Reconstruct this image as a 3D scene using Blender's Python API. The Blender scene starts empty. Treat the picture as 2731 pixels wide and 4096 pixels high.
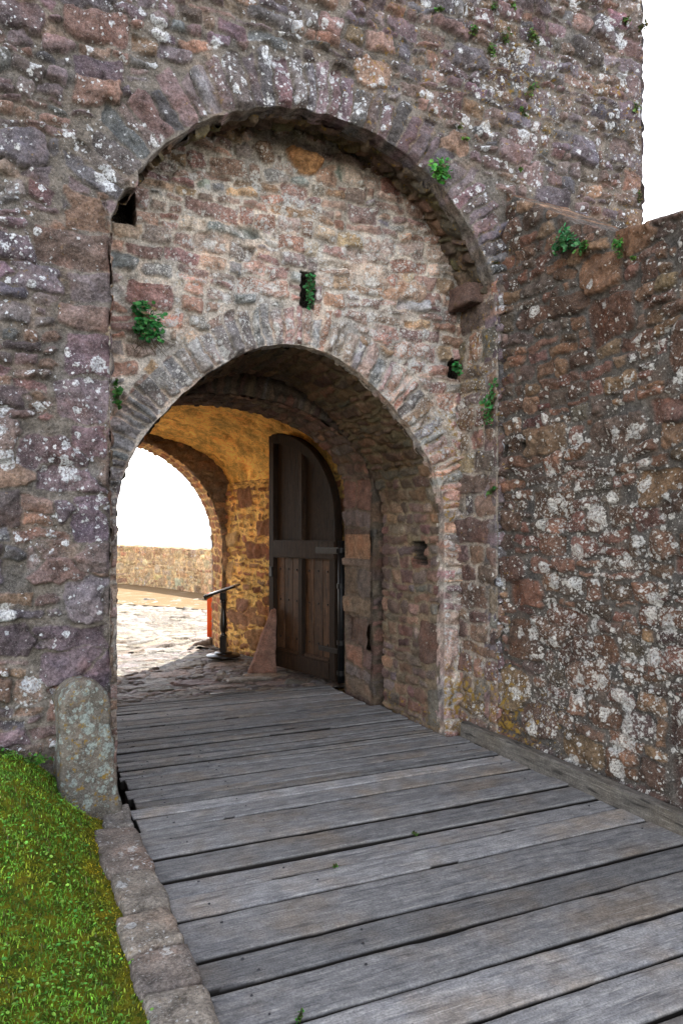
import bpy, bmesh, math, random
import numpy as np
from mathutils import Vector, Matrix, noise as mnoise

random.seed(7)
scene = bpy.context.scene
COL = scene.collection
R = math.radians

# ------------------------------------------------------------------ numpy noise
def _hash(ix, iy, seed):
    h = (ix.astype(np.int64) * 374761393 + iy.astype(np.int64) * 668265263 + seed * 974711) & 0xFFFFFFFF
    h = ((h ^ (h >> 13)) * 1274126177) & 0xFFFFFFFF
    h = h ^ (h >> 16)
    return h
def pnoise(x, y, seed=0):
    x0 = np.floor(x); y0 = np.floor(y)
    fx = x - x0; fy = y - y0
    u = fx*fx*fx*(fx*(fx*6-15)+10); v = fy*fy*fy*(fy*(fy*6-15)+10)
    def g(dx, dy):
        a = _hash(x0+dx, y0+dy, seed).astype(np.float64) * (2*math.pi/4294967296.0)
        return np.cos(a)*(fx-dx) + np.sin(a)*(fy-dy)
    a = g(0,0)*(1-u) + g(1,0)*u
    b = g(0,1)*(1-u) + g(1,1)*u
    return (a*(1-v) + b*v) * 1.5
def fbm(x, y, seed=0, octv=4, gain=.5):
    s = 0; a = 1.0; f = 1.0
    for o in range(octv):
        s = s + a*pnoise(x*f, y*f, seed+o*17); a *= gain; f *= 2.03
    return s
def sstep(a, b, x):
    t = np.clip((x-a)/(b-a), 0, 1)
    return t*t*(3-2*t)

# ------------------------------------------------------------------ objects
def tag(o, label=None, cat=None, group=None, kind=None):
    if label: o['label'] = label
    if cat: o['category'] = cat
    if group: o['group'] = group
    if kind: o['kind'] = kind
    return o
def empty(name, loc=(0,0,0), rz=0):
    o = bpy.data.objects.new(name, None); COL.objects.link(o)
    o.location = loc; o.rotation_euler = (0,0,rz); o.empty_display_size = .2
    return o
def link(name, me, mat=None, parent=None):
    o = bpy.data.objects.new(name, me); COL.objects.link(o)
    if mat is not None and not me.materials:
        for m in (mat if isinstance(mat, (list, tuple)) else [mat]): me.materials.append(m)
    if parent is not None:
        o.parent = parent
    return o
def np_mesh(name, V, F, attrs=None, smooth=True, matidx=None):
    """V (n,3); F (m,4) or (m,3)"""
    V = np.asarray(V, np.float32); F = np.asarray(F, np.int32)
    k = F.shape[1]
    me = bpy.data.meshes.new(name)
    me.vertices.add(len(V)); me.vertices.foreach_set('co', V.ravel())
    me.loops.add(F.size); me.loops.foreach_set('vertex_index', F.ravel())
    me.polygons.add(len(F)); me.polygons.foreach_set('loop_start', np.arange(0, F.size, k, dtype=np.int32))
    if matidx is not None: me.polygons.foreach_set('material_index', np.asarray(matidx, np.int32))
    me.update(calc_edges=True)
    me.polygons.foreach_set('use_smooth', np.full(len(F), smooth, bool))
    for nm, A in (attrs or {}).items():
        at = me.attributes.new(nm, 'FLOAT_COLOR', 'POINT')
        at.data.foreach_set('color', np.ascontiguousarray(A, np.float32).ravel())
    me.validate(clean_customdata=False)
    return me
class Acc:
    """collects several sheets into one mesh"""
    def __init__(s): s.V=[]; s.F=[]; s.C=[]; s.M=[]; s.n=0
    def add(s, V, F, C, M):
        if len(F)==0: return
        used = np.unique(F); remap = np.full(len(V), -1, np.int64); remap[used] = np.arange(len(used))
        s.V.append(V[used]); s.F.append(remap[F]+s.n); s.C.append(C[used]); s.M.append(M[used]); s.n += len(used)
    def build(s, name, mat, parent=None, smooth=True):
        me = np_mesh(name, np.concatenate(s.V), np.concatenate(s.F), {'Col':np.concatenate(s.C), 'Msk':np.concatenate(s.M)}, smooth)
        return link(name, me, mat, parent)
def bm_obj(name, bm, mat, parent=None, smooth=False):
    me = bpy.data.meshes.new(name)
    bmesh.ops.recalc_face_normals(bm, faces=bm.faces[:])
    bm.to_mesh(me); bm.free()
    if smooth: me.polygons.foreach_set('use_smooth', np.ones(len(me.polygons), bool))
    return link(name, me, mat, parent)

# ------------------------------------------------------------------ masonry
# stone columns: cx cy hw hh ang bias taper rnd height pal kind
def stone(cx, cy, hw, hh, ang=0, bias=0, taper=0, rnd=.5, hgt=.015, pal=-1, kind=0):
    return [cx, cy, hw, hh, ang, bias, taper, rnd, hgt, pal, kind]
def rubble(u0, u1, v0, v1, seed, hr=(.07,.19), wr=(.11,.40), split=.30, big=.05, rot=.07, gap=(.008,.022), hgt=(.006,.024), bigsize=((.34,.5),(.2,.3)), squar=None):
    rg = random.Random(seed); out = []
    v = v0 - .05
    while v < v1:
        H = rg.uniform(*hr); u = u0 - rg.uniform(0,.3)
        if rg.random() < .15: H *= .65
        while u < u1:
            W = min(max(rg.lognormvariate(0,.42)*(wr[0]+wr[1])*.45, wr[0]*.6), wr[1]*1.15)
            g = rg.uniform(*gap)*.5
            parts = [(v, H)]
            if H > .11 and rg.random() < split:
                t = rg.uniform(.35,.65); parts = [(v, H*t), (v+H*t, H*(1-t))]
            for (pv, ph) in parts:
                sub = [(u, W)]
                if W > 2.2*ph and rg.random() < .35:
                    t = rg.uniform(.35,.65); sub = [(u, W*t), (u+W*t, W*(1-t))]
                for (pu, pw) in sub:
                    hw = max(pw/2-g, .012); hh = max(ph/2-g, .010)
                    rn = rg.uniform(.1,.6) if squar is None else rg.uniform(*squar)
                    out.append(stone(pu+pw/2+rg.uniform(-.008,.008), pv+ph/2+rg.uniform(-.012,.012), hw*rg.uniform(.93,1.06), hh*rg.uniform(.86,1.1),
                                     rg.gauss(0,rot), rg.uniform(-.004,.004), rg.uniform(-.25,.25), rn, rg.uniform(*hgt)))
            u += W
        v += H
    nb = int(len(out)*big)
    for _ in range(nb):
        cx, cy = rg.uniform(u0,u1), rg.uniform(v0,v1)
        hw, hh = rg.uniform(*bigsize[0])/2, rg.uniform(*bigsize[1])/2
        out = [s for s in out if not (abs(s[0]-cx) < hw*.98 and abs(s[1]-cy) < hh*.98 and s[2] < hw)]
        out.append(stone(cx, cy, hw, hh, rg.gauss(0,.05), .02, rg.uniform(-.15,.15), rg.uniform(.25,.7), rg.uniform(hgt[0],hgt[1]*1.2)))
    return out
def clear(stones, fn):
    return [s for s in stones if not fn(s[0], s[1])]
def ring(cx, cz, Rf, a0, a1, length, wid, seed, pal=-1, kind=1, pals=None):
    rg = random.Random(seed); out = []; a = a0
    while a < a1:
        w = rg.uniform(*wid); L = length*rg.uniform(.78,1.18); am = a + w/2/(Rf(a)+.02)
        Rm = Rf(am) + L/2 - .004
        g = rg.uniform(.006,.012)
        out.append(stone(cx+Rm*math.cos(am), cz+Rm*math.sin(am), w/2*(Rm/Rf(am))-g*.5, L/2, am-math.pi/2+rg.gauss(0,.02), .05, .5*L/Rm*.9, rg.uniform(.2,.5), rg.uniform(.008,.026), rg.choice(pals) if pals else pal, kind))
        a += w/(Rf(am)+.01)
    return out

def sheet(u0, u1, v0, v1, res, stones, seed, pal, mortar, mapf, open_sd=None, lip=0, lich=None, yel=None, round_edge=.03,
          warp=(.05,.023,.008), relief=1.0, holes=(), rough=1.0, npal=None, mamp=0.0):
    """displaced rubble face; returns V, F, C, M, facekind"""
    nu = max(2, int(round((u1-u0)/res))+1); nv = max(2, int(round((v1-v0)/res))+1)
    us = np.linspace(u0,u1,nu); vs = np.linspace(v0,v1,nv)
    U, Vv = np.meshgrid(us, vs, indexing='ij')
    wu = warp[0]*pnoise(U*.7, Vv*.7, seed+1) + warp[1]*pnoise(U*6.5, Vv*6.5, seed+2) + warp[2]*pnoise(U*21, Vv*21, seed+3)
    wv = warp[0]*pnoise(U*.7, Vv*.7, seed+4) + warp[1]*pnoise(U*6.5, Vv*6.5, seed+5) + warp[2]*pnoise(U*21, Vv*21, seed+6)
    PU = U + wu; PV = Vv + wv
    b1 = np.full(U.shape, .08); b2 = np.full(U.shape, .09); raw = np.full(U.shape, .05); own = np.zeros(U.shape, np.int32)
    S = np.array(stones, float)
    mg = .06 + warp[0] + warp[1]
    du = (u1-u0)/(nu-1); dv = (v1-v0)/(nv-1)
    for i in range(len(S)):
        cx, cy, hw, hh, an, bias, tap, rnd = S[i,:8]
        ex = abs(hw*math.cos(an))+abs(hh*math.sin(an))+mg; ey = abs(hw*math.sin(an))+abs(hh*math.cos(an))+mg
        i0 = max(0, int((cx-ex-u0)/du)); i1 = min(nu, int((cx+ex-u0)/du)+2)
        j0 = max(0, int((cy-ey-v0)/dv)); j1 = min(nv, int((cy+ey-v0)/dv)+2)
        if i0 >= i1 or j0 >= j1: continue
        sl = (slice(i0,i1), slice(j0,j1))
        x = PU[sl]-cx; y = PV[sl]-cy; c, s = math.cos(an), math.sin(an)
        lx = x*c+y*s; ly = -x*s+y*c
        r = rnd*min(hw,hh)
        qx = np.abs(lx) - hw*(1+tap*ly/max(hh,.01)*.5) + r; qy = np.abs(ly) - hh*(1+(.18*rnd*lx/max(hw,.01) if tap < .4 else 0)) + r
        sd = np.hypot(np.maximum(qx,0), np.maximum(qy,0)) + np.minimum(np.maximum(qx,qy),0) - r
        bs = sd - bias
        B1 = b1[sl]; B2 = b2[sl]; m = bs < B1
        b2[sl] = np.where(m, B1, np.minimum(B2, bs)); b1[sl] = np.where(m, bs, B1)
        raw[sl] = np.where(m, sd, raw[sl]); own[sl] = np.where(m, i, own[sl])
    e = np.minimum(-raw, (b2-b1)*.5)
    rg = np.random.RandomState(seed); n = len(S)
    tx = rg.normal(0,.09,n); ty = rg.normal(0,.09,n); fa = rg.uniform(0,6.28,n)[own]
    lx0 = U-S[own,0]; ly0 = Vv-S[own,1]
    e = e - .001 - .003*pnoise(U*9, Vv*9, seed+8) - .0018*pnoise(U*52, Vv*52, seed+9)
    mask = sstep(0, .006, e)
    prof = 1-np.exp(-np.maximum(e,0)/.0048)
    dome = np.minimum(np.maximum(e,0), .06)*.09; fac_ = np.minimum(np.abs(lx0*np.cos(fa)+ly0*np.sin(fa))*.22, .016)
    lx, ly = lx0, ly0
    Hs = S[own,8]
    rockn = .010*fbm(U*13+own*3.7, Vv*13+own*1.3, seed+11, 4, .55) + .004*np.abs(pnoise(U*34+own, Vv*34, seed+12))
    h = mask*(Hs*prof + dome - fac_*prof + (tx[own]*lx+ty[own]*ly)*prof + rockn*rough) * relief
    h += (1-mask)*(.004*fbm(U*18, Vv*18, seed+13, 4, .6) - .004)*relief + (1-mask)*mamp*fbm(U*5,Vv*5,seed+14,6,.62)
    # palette
    pal = np.array(pal, float)
    pi = rg.randint(0, npal or len(pal), n); pv = S[:,9].astype(int)
    pi = np.where(pv >= 0, pv % len(pal), pi)
    bc = pal[pi]*np.exp(rg.normal(0,.17,n))[:,None]*(1+rg.normal(0,.045,(n,3)))
    mo = np.array(mortar)[None,None,:]*(1+.22*fbm(U*5, Vv*5, seed+15, 3)[...,None])
    C = bc[own]*mask[...,None] + mo*(1-mask[...,None])
    C = np.clip(C*(1+.18*fbm(U*2.1, Vv*2.1, seed+16, 3)[...,None]), .01, .9)
    L = (lich(U,Vv) if callable(lich) else np.full(U.shape, lich or 0.0))
    sl_ = rg.uniform(.55,1.25,n)[own]
    L = np.clip(L*np.where(mask>.5, sl_, .55), 0, 1)
    Ye = (yel(U,Vv) if callable(yel) else np.full(U.shape, yel or 0.0))
    keep = np.ones((nu-1,nv-1), bool)
    Uo, Vo = U.copy(), Vv.copy()
    for (hu0,hu1,hv0,hv1,depth) in holes:
        inn = np.minimum(np.minimum(U-hu0,hu1-U), np.minimum(Vv-hv0,hv1-Vv)) + .008*pnoise(U*25,Vv*25,seed+30)
        t = sstep(0,.012,inn)
        h = h*(1-t) - depth*t
        t = sstep(-.010,.002,inn); C = C*(1-t[...,None]) + t[...,None]*np.array([.030,.025,.02]); L = L*(1-t)  # inside of each hole painted near-black, its shade put into the colour
    sdo = None
    if open_sd is not None:
        sdo = open_sd(U, Vv, S[own,:], own, rg)
        pos = sdo > 0
        keep = pos[:-1,:-1]|pos[1:,:-1]|pos[:-1,1:]|pos[1:,1:]
        gu, gv = np.gradient(sdo, du, dv); gl = np.maximum(np.hypot(gu,gv), .5)
        st = np.where(~pos, np.clip(-sdo/gl, 0, res*1.5), 0)
        Uo = U + st*gu/gl; Vo = Vv + st*gv/gl
        def bil(A, x, y):
            fx = np.clip((x-u0)/du, 0, nu-1.001); fy = np.clip((y-v0)/dv, 0, nv-1.001); i_ = fx.astype(int); j_ = fy.astype(int); fx = fx-i_; fy = fy-j_
            return (A[i_,j_]*(1-fx)+A[i_+1,j_]*fx)*(1-fy)+(A[i_,j_+1]*(1-fx)+A[i_+1,j_+1]*fx)*fy
        near = (~pos) & (sdo > -3*res)
        for _ in range(4):
            xs_, ys_ = Uo[near], Vo[near]; s_ = bil(sdo, xs_, ys_); g1_ = bil(gu, xs_, ys_); g2_ = bil(gv, xs_, ys_); gg = np.maximum(g1_**2+g2_**2, .25)
            mv = np.clip(-s_, -res, res); Uo[near] = xs_+mv*g1_/gg; Vo[near] = ys_+mv*g2_/gg
        fade = sstep(-.004, round_edge, np.where(pos, sdo, 0))
        h = h*fade - (1-fade)*.010
    if open_sd is not None:
        idx = np.arange(nu*nv).reshape(nu,nv); ed = []
        ii, jj = np.nonzero(keep[:-1,:] != keep[1:,:]); q_ = np.stack([idx[ii+1,jj], idx[ii+1,jj+1]], -1); sw = ~keep[ii+1,jj]; q_[sw] = q_[sw][:,::-1]; ed.append(q_)
        ii, jj = np.nonzero(keep[:,:-1] != keep[:,1:]); q_ = np.stack([idx[ii,jj+1], idx[ii+1,jj+1]], -1); sw = ~keep[ii,jj]; q_[sw] = q_[sw][:,::-1]; ed.append(q_)
        E = np.concatenate(ed)
        deg = np.bincount(E.ravel(), minlength=nu*nv); bvx = np.nonzero(deg == 2)[0]
        for _ in range(5):
            for A_ in (Uo, Vo):
                fl = A_.ravel(); acc = np.zeros(nu*nv); np.add.at(acc, E[:,0], fl[E[:,1]]); np.add.at(acc, E[:,1], fl[E[:,0]])
                A_.flat[bvx] = .5*fl[bvx] + .25*acc[bvx]
        fl = h.ravel().copy(); acc = np.zeros(nu*nv); np.add.at(acc, E[:,0], fl[E[:,1]]); np.add.at(acc, E[:,1], fl[E[:,0]]); h.flat[bvx] = .5*fl[bvx]+.25*acc[bvx]
    X = mapf(Uo, Vo, h)
    P = np.stack([X[0]+0*h, X[1]+0*h, X[2]+0*h], -1).reshape(-1,3)
    idx = np.arange(nu*nv).reshape(nu,nv)
    q = np.stack([idx[:-1,:-1], idx[1:,:-1], idx[1:,1:], idx[:-1,1:]], -1)
    F = q[keep]
    kind = S[own,10][:-1,:-1][keep].astype(int)
    Cf = np.concatenate([C, np.ones(C.shape[:2]+(1,))], -1).reshape(-1,4)
    Mf = np.stack([mask, L, Ye, np.ones_like(L)], -1).reshape(-1,4)
    if open_sd is not None and lip > 0:
        bv = np.unique(E); mp = {}
        mpa = np.full(nu*nv, -1, np.int64); mpa[bv] = np.arange(len(bv))
        ks = max(2, int(lip/.012)); base = len(P); prev = bv.copy(); allF=[F]; kk=[kind]; VP=[P]; CP=[Cf]; MP=[Mf]
        ub = Uo.ravel()[bv]; vb = Vo.ravel()[bv]; hb = h.ravel()[bv]
        gub = (gu/gl).ravel()[bv]; gvb = (gv/gl).ravel()[bv]
        ek = S[own.ravel()[E[:,0]],10].astype(int)
        e0 = mpa[E[:,0]]; e1 = mpa[E[:,1]]; dg = np.maximum(np.bincount(np.concatenate([e0,e1]), minlength=len(bv)),1)[:,None]
        Q = np.concatenate([Cf[bv], np.stack([hb,ub,vb,gub,gvb],-1)], 1)
        for _ in range(9):
            ac = np.zeros_like(Q); np.add.at(ac, e0, Q[e1]); np.add.at(ac, e1, Q[e0]); Q = .5*Q + .5*ac/dg
        Cl_ = Q[:,:4]; hb = Q[:,4]; e_end = (dg[:,0] < 2) | (np.bincount(np.concatenate([e0,e1]), minlength=len(bv)) != 2)
        ub = np.where(e_end, ub, Q[:,5]); vb = np.where(e_end, vb, Q[:,6]); gub = Q[:,7]; gvb = Q[:,8]
        for k in range(1, ks+1):
            dep = lip*k/ks
            nz = .011*pnoise(ub*13+dep*5, vb*13+dep*24, seed+21)*min(1,k/4) - .004*min(1,k/4)
            X = mapf(ub - nz*gub, vb - nz*gvb, hb-dep)
            Pn = np.stack([X[0]+0*hb, X[1]+0*hb, X[2]+0*hb], -1)
            cur = base + np.arange(len(bv))
            fq = np.stack([prev[mpa[E[:,0]]], prev[mpa[E[:,1]]], cur[mpa[E[:,1]]], cur[mpa[E[:,0]]]], -1)
            allF.append(fq); kk.append(ek); VP.append(Pn); cn = np.clip(1+.45*fbm(ub*17+dep*3, vb*17+dep*21, seed+23, 4, .6), .45, 1.6)[:,None]; cn = np.concatenate([cn,cn,cn,np.ones_like(cn)],1); CP.append(Cl_*cn); MP.append(np.tile(np.array([1.,0,.05,1]),(len(bv),1)))
            prev = cur; base += len(bv)
        P = np.concatenate(VP); F = np.concatenate(allF); kind = np.concatenate(kk); Cf = np.concatenate(CP); Mf = np.concatenate(MP)
    return P, F, Cf, Mf, kind

# ------------------------------------------------------------------ materials
class NT:
    def __init__(s, name):
        s.m = bpy.data.materials.new(name); s.m.use_nodes = True
        s.t = s.m.node_tree; s.t.nodes.clear()
        s.out = s.n('ShaderNodeOutputMaterial'); s.b = s.n('ShaderNodeBsdfPrincipled')
        s.l(s.b.outputs[0], s.out.inputs[0])
    def n(s, typ, **kw):
        nd = s.t.nodes.new(typ)
        for k, v in kw.items(): setattr(nd, k, v)
        return nd
    def l(s, a, b): s.t.links.new(a, b)
    def set(s, sock, v):
        if hasattr(v, 'links') or isinstance(v, bpy.types.NodeSocket): s.l(v, sock)
        else:
            try: sock.default_value = v
            except Exception: sock.default_value = tuple(v)+(1,)
    def math(s, op, a, b=None, c=None, clamp=False):
        nd = s.n('ShaderNodeMath', operation=op, use_clamp=clamp)
        s.set(nd.inputs[0], a)
        if b is not None: s.set(nd.inputs[1], b)
        if c is not None: s.set(nd.inputs[2], c)
        return nd.outputs[0]
    def mix(s, f, a, b, blend='MIX'):
        nd = s.n('ShaderNodeMix', data_type='RGBA', blend_type=blend)
        s.set(nd.inputs[0], f); s.set(nd.inputs[6], a); s.set(nd.inputs[7], b)
        return nd.outputs[2]
    def noise(s, vec, scale, detail=4, rough=.55, dist=0, out=0):
        nd = s.n('ShaderNodeTexNoise'); s.set(nd.inputs['Vector'], vec)
        nd.inputs['Scale'].default_value = scale; nd.inputs['Detail'].default_value = detail
        nd.inputs['Roughness'].default_value = rough; nd.inputs['Distortion'].default_value = dist
        return nd.outputs[out]
    def vor(s, vec, scale, feature='F1', rand=1.0):
        nd = s.n('ShaderNodeTexVoronoi', feature=feature); s.set(nd.inputs['Vector'], vec)
        nd.inputs['Scale'].default_value = scale; nd.inputs['Randomness'].default_value = rand
        return nd
    def ss(s, x, a, b, lo=0., hi=1.):
        nd = s.n('ShaderNodeMapRange', interpolation_type='SMOOTHSTEP'); s.set(nd.inputs[0], x)
        nd.inputs[1].default_value = a; nd.inputs[2].default_value = b; nd.inputs[3].default_value = lo; nd.inputs[4].default_value = hi
        return nd.outputs[0]
    def lin(s, x, a, b, lo=0., hi=1.):
        nd = s.n('ShaderNodeMapRange'); s.set(nd.inputs[0], x)
        nd.inputs[1].default_value = a; nd.inputs[2].default_value = b; nd.inputs[3].default_value = lo; nd.inputs[4].default_value = hi
        return nd.outputs[0]
    def attr(s, name, out='Color'):
        return s.n('ShaderNodeAttribute', attribute_name=name).outputs[out]
    def sep(s, c):
        nd = s.n('ShaderNodeSeparateColor'); s.l(c, nd.inputs[0]); return nd.outputs
    def pos(s): return s.n('ShaderNodeNewGeometry').outputs['Position']
    def obj(s): return s.n('ShaderNodeTexCoord').outputs['Object']
    def mapv(s, vec, sc=(1,1,1), loc=(0,0,0)):
        nd = s.n('ShaderNodeMapping'); s.l(vec, nd.inputs[0]); nd.inputs['Scale'].default_value = sc; nd.inputs['Location'].default_value = loc
        return nd.outputs[0]
    def vadd(s, a, b, sc=1.0):
        v = s.n('ShaderNodeVectorMath', operation='MULTIPLY_ADD'); s.set(v.inputs[0], b); v.inputs[1].default_value = (sc,)*3; s.set(v.inputs[2], a)
        return v.outputs[0]
    def bump(s, h, strength=.5, dist=.01, normal=None):
        nd = s.n('ShaderNodeBump'); nd.inputs['Strength'].default_value = strength; nd.inputs['Distance'].default_value = dist
        s.l(h, nd.inputs['Height'])
        if normal is not None: s.l(normal, nd.inputs['Normal'])
        s.l(nd.outputs[0], s.b.inputs['Normal']); return nd.outputs[0]
    def fin(s, col=None, rough=.9, spec=.25, metal=0):
        if col is not None: s.set(s.b.inputs['Base Color'], col)
        s.set(s.b.inputs['Roughness'], rough); s.b.inputs['Specular IOR Level'].default_value = spec; s.b.inputs['Metallic'].default_value = metal
        return s.m

def stone_mat(name, lich_col=(.62,.61,.58), yel_col=(.30,.185,.03), contrast=1.0, speck=1.0, lsize=13.0, gloss=.92, dlo=.35, dhi=1.6, dustk=.85):
    t = NT(name); p = t.pos()
    c = t.attr('Col'); M = t.sep(t.attr('Msk'))
    mask, lich, yel = M[0], M[1], M[2]
    n1 = t.noise(p, 11, 8, .68)
    n2 = t.noise(p, 70, 5, .65)
    n3 = t.noise(p, 4.2, 3, .5)
    f = t.lin(n1, .28, .72, 1-.52*contrast, 1+.50*contrast)
    f2 = t.lin(n2, .3, .7, 1-.42*contrast, 1+.42*contrast)
    f = t.math('MULTIPLY', f, f2)
    cc = t.n('ShaderNodeVectorMath', operation='SCALE'); t.l(c, cc.inputs[0]); t.l(f, cc.inputs['Scale'])
    c = cc.outputs[0]
    # rust and grey drift in the stone itself
    c = t.mix(t.math('MULTIPLY', t.ss(n3, .5, .75), .45), c, t.mix(1.0, c, (1.35,.92,.72,1), 'MULTIPLY'))
    c = t.mix(t.math('MULTIPLY', t.ss(n3, .5, .27), .5), c, t.mix(1.0, c, (.80,.90,1.05,1), 'MULTIPLY'))
    # crystals
    sp = t.math('MULTIPLY', t.ss(t.noise(p, 190, 2, .5), .62, .70), .35*speck)
    c = t.mix(sp, c, (.55,.5,.47,1))
    sd = t.math('MULTIPLY', t.ss(t.noise(p, 150, 2, .5), .39, .31), .55*speck)
    c = t.mix(sd, c, (.035,.03,.03,1))
    # crustose lichen: three sizes of ragged rosettes
    wob = t.noise(p, 42, 5, .65, out=1)
    pw = t.vadd(p, wob, .040)
    big = t.noise(p, 2.6, 3, .6)
    dens = t.math('MULTIPLY', lich, t.lin(big, .3, .7, dlo, dhi))
    tot = None
    for (sc, k, lo) in ((lsize*.62, 1.05, .52), (lsize*1.7, .95, .40), (lsize*4.2, .9, .30)):
        v = t.vor(pw, sc); rnd = t.sep(v.outputs['Color'])[0]
        rad = t.math('MULTIPLY', t.math('SUBTRACT', rnd, t.math('SUBTRACT', 1.0, t.math('MULTIPLY', dens, 1-lo+.18))), k*1.6)
        rad = t.math('MINIMUM', rad, .46)
        a = t.ss(t.math('SUBTRACT', rad, v.outputs['Distance']), 0.0, .07)
        tot = a if tot is None else t.math('MAXIMUM', tot, a)
    holes = t.ss(t.noise(p, 75, 5, .7), .38, .54)
    tot = t.math('MULTIPLY', tot, t.lin(holes, 0, 1, .12, 1))
    lc = t.mix(t.lin(t.noise(p, 9, 3), .35, .65), (lich_col[0]*.82, lich_col[1]*.86, lich_col[2]*.92, 1), tuple(lich_col)+(1,))
    lc = t.mix(t.ss(n2, .55, .35), lc, t.mix(1.0, lc, (.6,.6,.6,1), 'MULTIPLY'))
    c = t.mix(t.math('MULTIPLY', tot, .93), c, lc)
    # fine white dusting
    dust = t.math('MULTIPLY', t.ss(t.noise(p, 95, 4, .7), .56, .66), t.math('MULTIPLY', dens, dustk), clamp=True)
    c = t.mix(dust, c, tuple(x*.9 for x in lich_col)+(1,))
    # ochre lichen
    yv = t.ss(t.math('ADD', t.noise(p, 24, 6, .65), t.math('MULTIPLY', yel, .30)), .66, .74)
    yv = t.math('MULTIPLY', yv, t.ss(yel, 0.02, .25))
    c = t.mix(t.math('MULTIPLY', yv, .85), c, tuple(yel_col)+(1,))
    hb = t.math('ADD', t.math('MULTIPLY', n1, .8), t.math('MULTIPLY', t.noise(p, 55, 8, .7), .8))
    hb = t.math('ADD', hb, t.math('MULTIPLY', tot, .12))
    t.bump(hb, 1.0, .020)
    return t.fin(c, gloss, .2)

M_FRONT = stone_mat('facade_stone', (.82,.82,.82), lsize=9.5, dustk=.45, contrast=1.25)
M_RECESS = stone_mat('recess_stone', (.76,.73,.68), lsize=14, contrast=1.2)
M_RAMP = stone_mat('rampart_stone', (.74,.70,.63), lsize=12, dlo=.6, dhi=1.35, dustk=.45, speck=.6, contrast=1.25)
M_INNER = stone_mat('passage_stone', (.5,.45,.36), contrast=1.0, speck=.5)
M_GUARD = stone_mat('guard_stone_rock', (.42,.47,.42), lsize=7)

def wood_mat(name, cols, along='X', gscale=1.0, crack=.8, rough=.8, spec=.3, bump=.6):
    t = NT(name); p = t.obj(); A = t.sep(t.attr('Col')); gap_shade = t.attr('Col','Alpha')
    off = t.n('ShaderNodeCombineXYZ'); t.l(t.math('MULTIPLY', A[1], 37.0), off.inputs[0]); t.l(t.math('MULTIPLY', A[1], 91.0), off.inputs[1]); t.l(t.math('MULTIPLY', A[2], 53.0), off.inputs[2])
    pv = t.vadd(p, off.outputs[0], 1.0)
    sc = {'X':(2.6,22,22), 'Y':(22,2.6,22), 'Z':(22,22,2.0)}[along]
    sc2 = {'X':(3.2,60,60), 'Y':(60,3.2,60), 'Z':(60,60,2.5)}[along]
    gw = t.noise(t.mapv(pv, tuple(x*.25 for x in sc)), 2*gscale, 3, .5, out=1)
    pg = t.vadd(pv, gw, .02)
    g1 = t.noise(t.mapv(pg, sc), 1.6*gscale, 6, .62, .3)
    g2 = t.noise(t.mapv(pg, sc2), 2.2*gscale, 5, .6)
    big = t.noise(pv, 2.3, 5, .6)
    fine = t.noise(pv, 120, 4, .6)
    c = t.mix(t.lin(g1, .32, .68), cols[0]+(1,), cols[1]+(1,))
    c = t.mix(t.math('MULTIPLY', t.ss(big, .45, .72), .7), c, cols[2]+(1,))
    c = t.mix(t.math('MULTIPLY', t.ss(g2, .56, .66), .6), c, cols[3]+(1,)); c = t.mix(t.math('MULTIPLY', t.ss(g2, .43, .34), .55), c, tuple(x*.45 for x in cols[0])+(1,))
    ton = t.lin(A[0], 0, 1, .55, 1.38)
    ff = t.math('MULTIPLY', t.math('MULTIPLY', ton, t.lin(fine, .3, .7, .68, 1.34)), t.lin(t.noise(t.mapv(pv,(.8,1.2,1)), 15, 8, .75), .3, .7, .62, 1.34))
    vs = t.n('ShaderNodeVectorMath', operation='SCALE'); t.l(c, vs.inputs[0]); t.l(ff, vs.inputs['Scale']); c = vs.outputs[0]
    ck = t.math('MULTIPLY', t.ss(t.noise(t.mapv(pg, tuple(x*.8 for x in sc)), 2.0*gscale, 3, .5), .40, .30), crack)
    c = t.mix(t.math('MULTIPLY', ck, .75), c, tuple(x*.25 for x in cols[0])+(1,))
    c = t.mix(gap_shade, (.012,.010,.008,1), c)  # dirt plus the gap's own shade, painted near-black on plank sides
    hb = t.math('ADD', t.math('MULTIPLY', g1, .7), t.math('SUBTRACT', t.math('MULTIPLY', g2, .5), t.math('MULTIPLY', ck, .8)))
    hb = t.math('ADD', hb, t.math('MULTIPLY', fine, .15))
    t.bump(hb, bump, .008)
    return t.fin(c, rough, spec)
M_DECK = wood_mat('weathered_deck_wood', [(.165,.166,.174),(.28,.275,.268),(.25,.195,.14),(.42,.40,.37)], 'X', crack=.5, bump=.45)
M_BOARD = wood_mat('weathered_board_wood', [(.075,.068,.060),(.17,.155,.135),(.12,.10,.075),(.26,.24,.21)], 'Y', crack=1.0)
M_DOOR = wood_mat('dark_door_wood', [(.014,.008,.005),(.038,.021,.012),(.028,.016,.009),(.075,.045,.025)], 'Z', rough=.7, spec=.2)
M_PANEL = wood_mat('brown_door_panel_wood', [(.034,.016,.008),(.11,.054,.026),(.075,.04,.02),(.16,.085,.042)], 'Z', rough=.6, crack=1, spec=.25)
M_POST = wood_mat('dark_turned_wood', [(.010,.007,.006),(.022,.014,.010),(.016,.010,.008),(.03,.02,.014)], 'Z', rough=.3, spec=.5, crack=.2, bump=.15)

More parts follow.
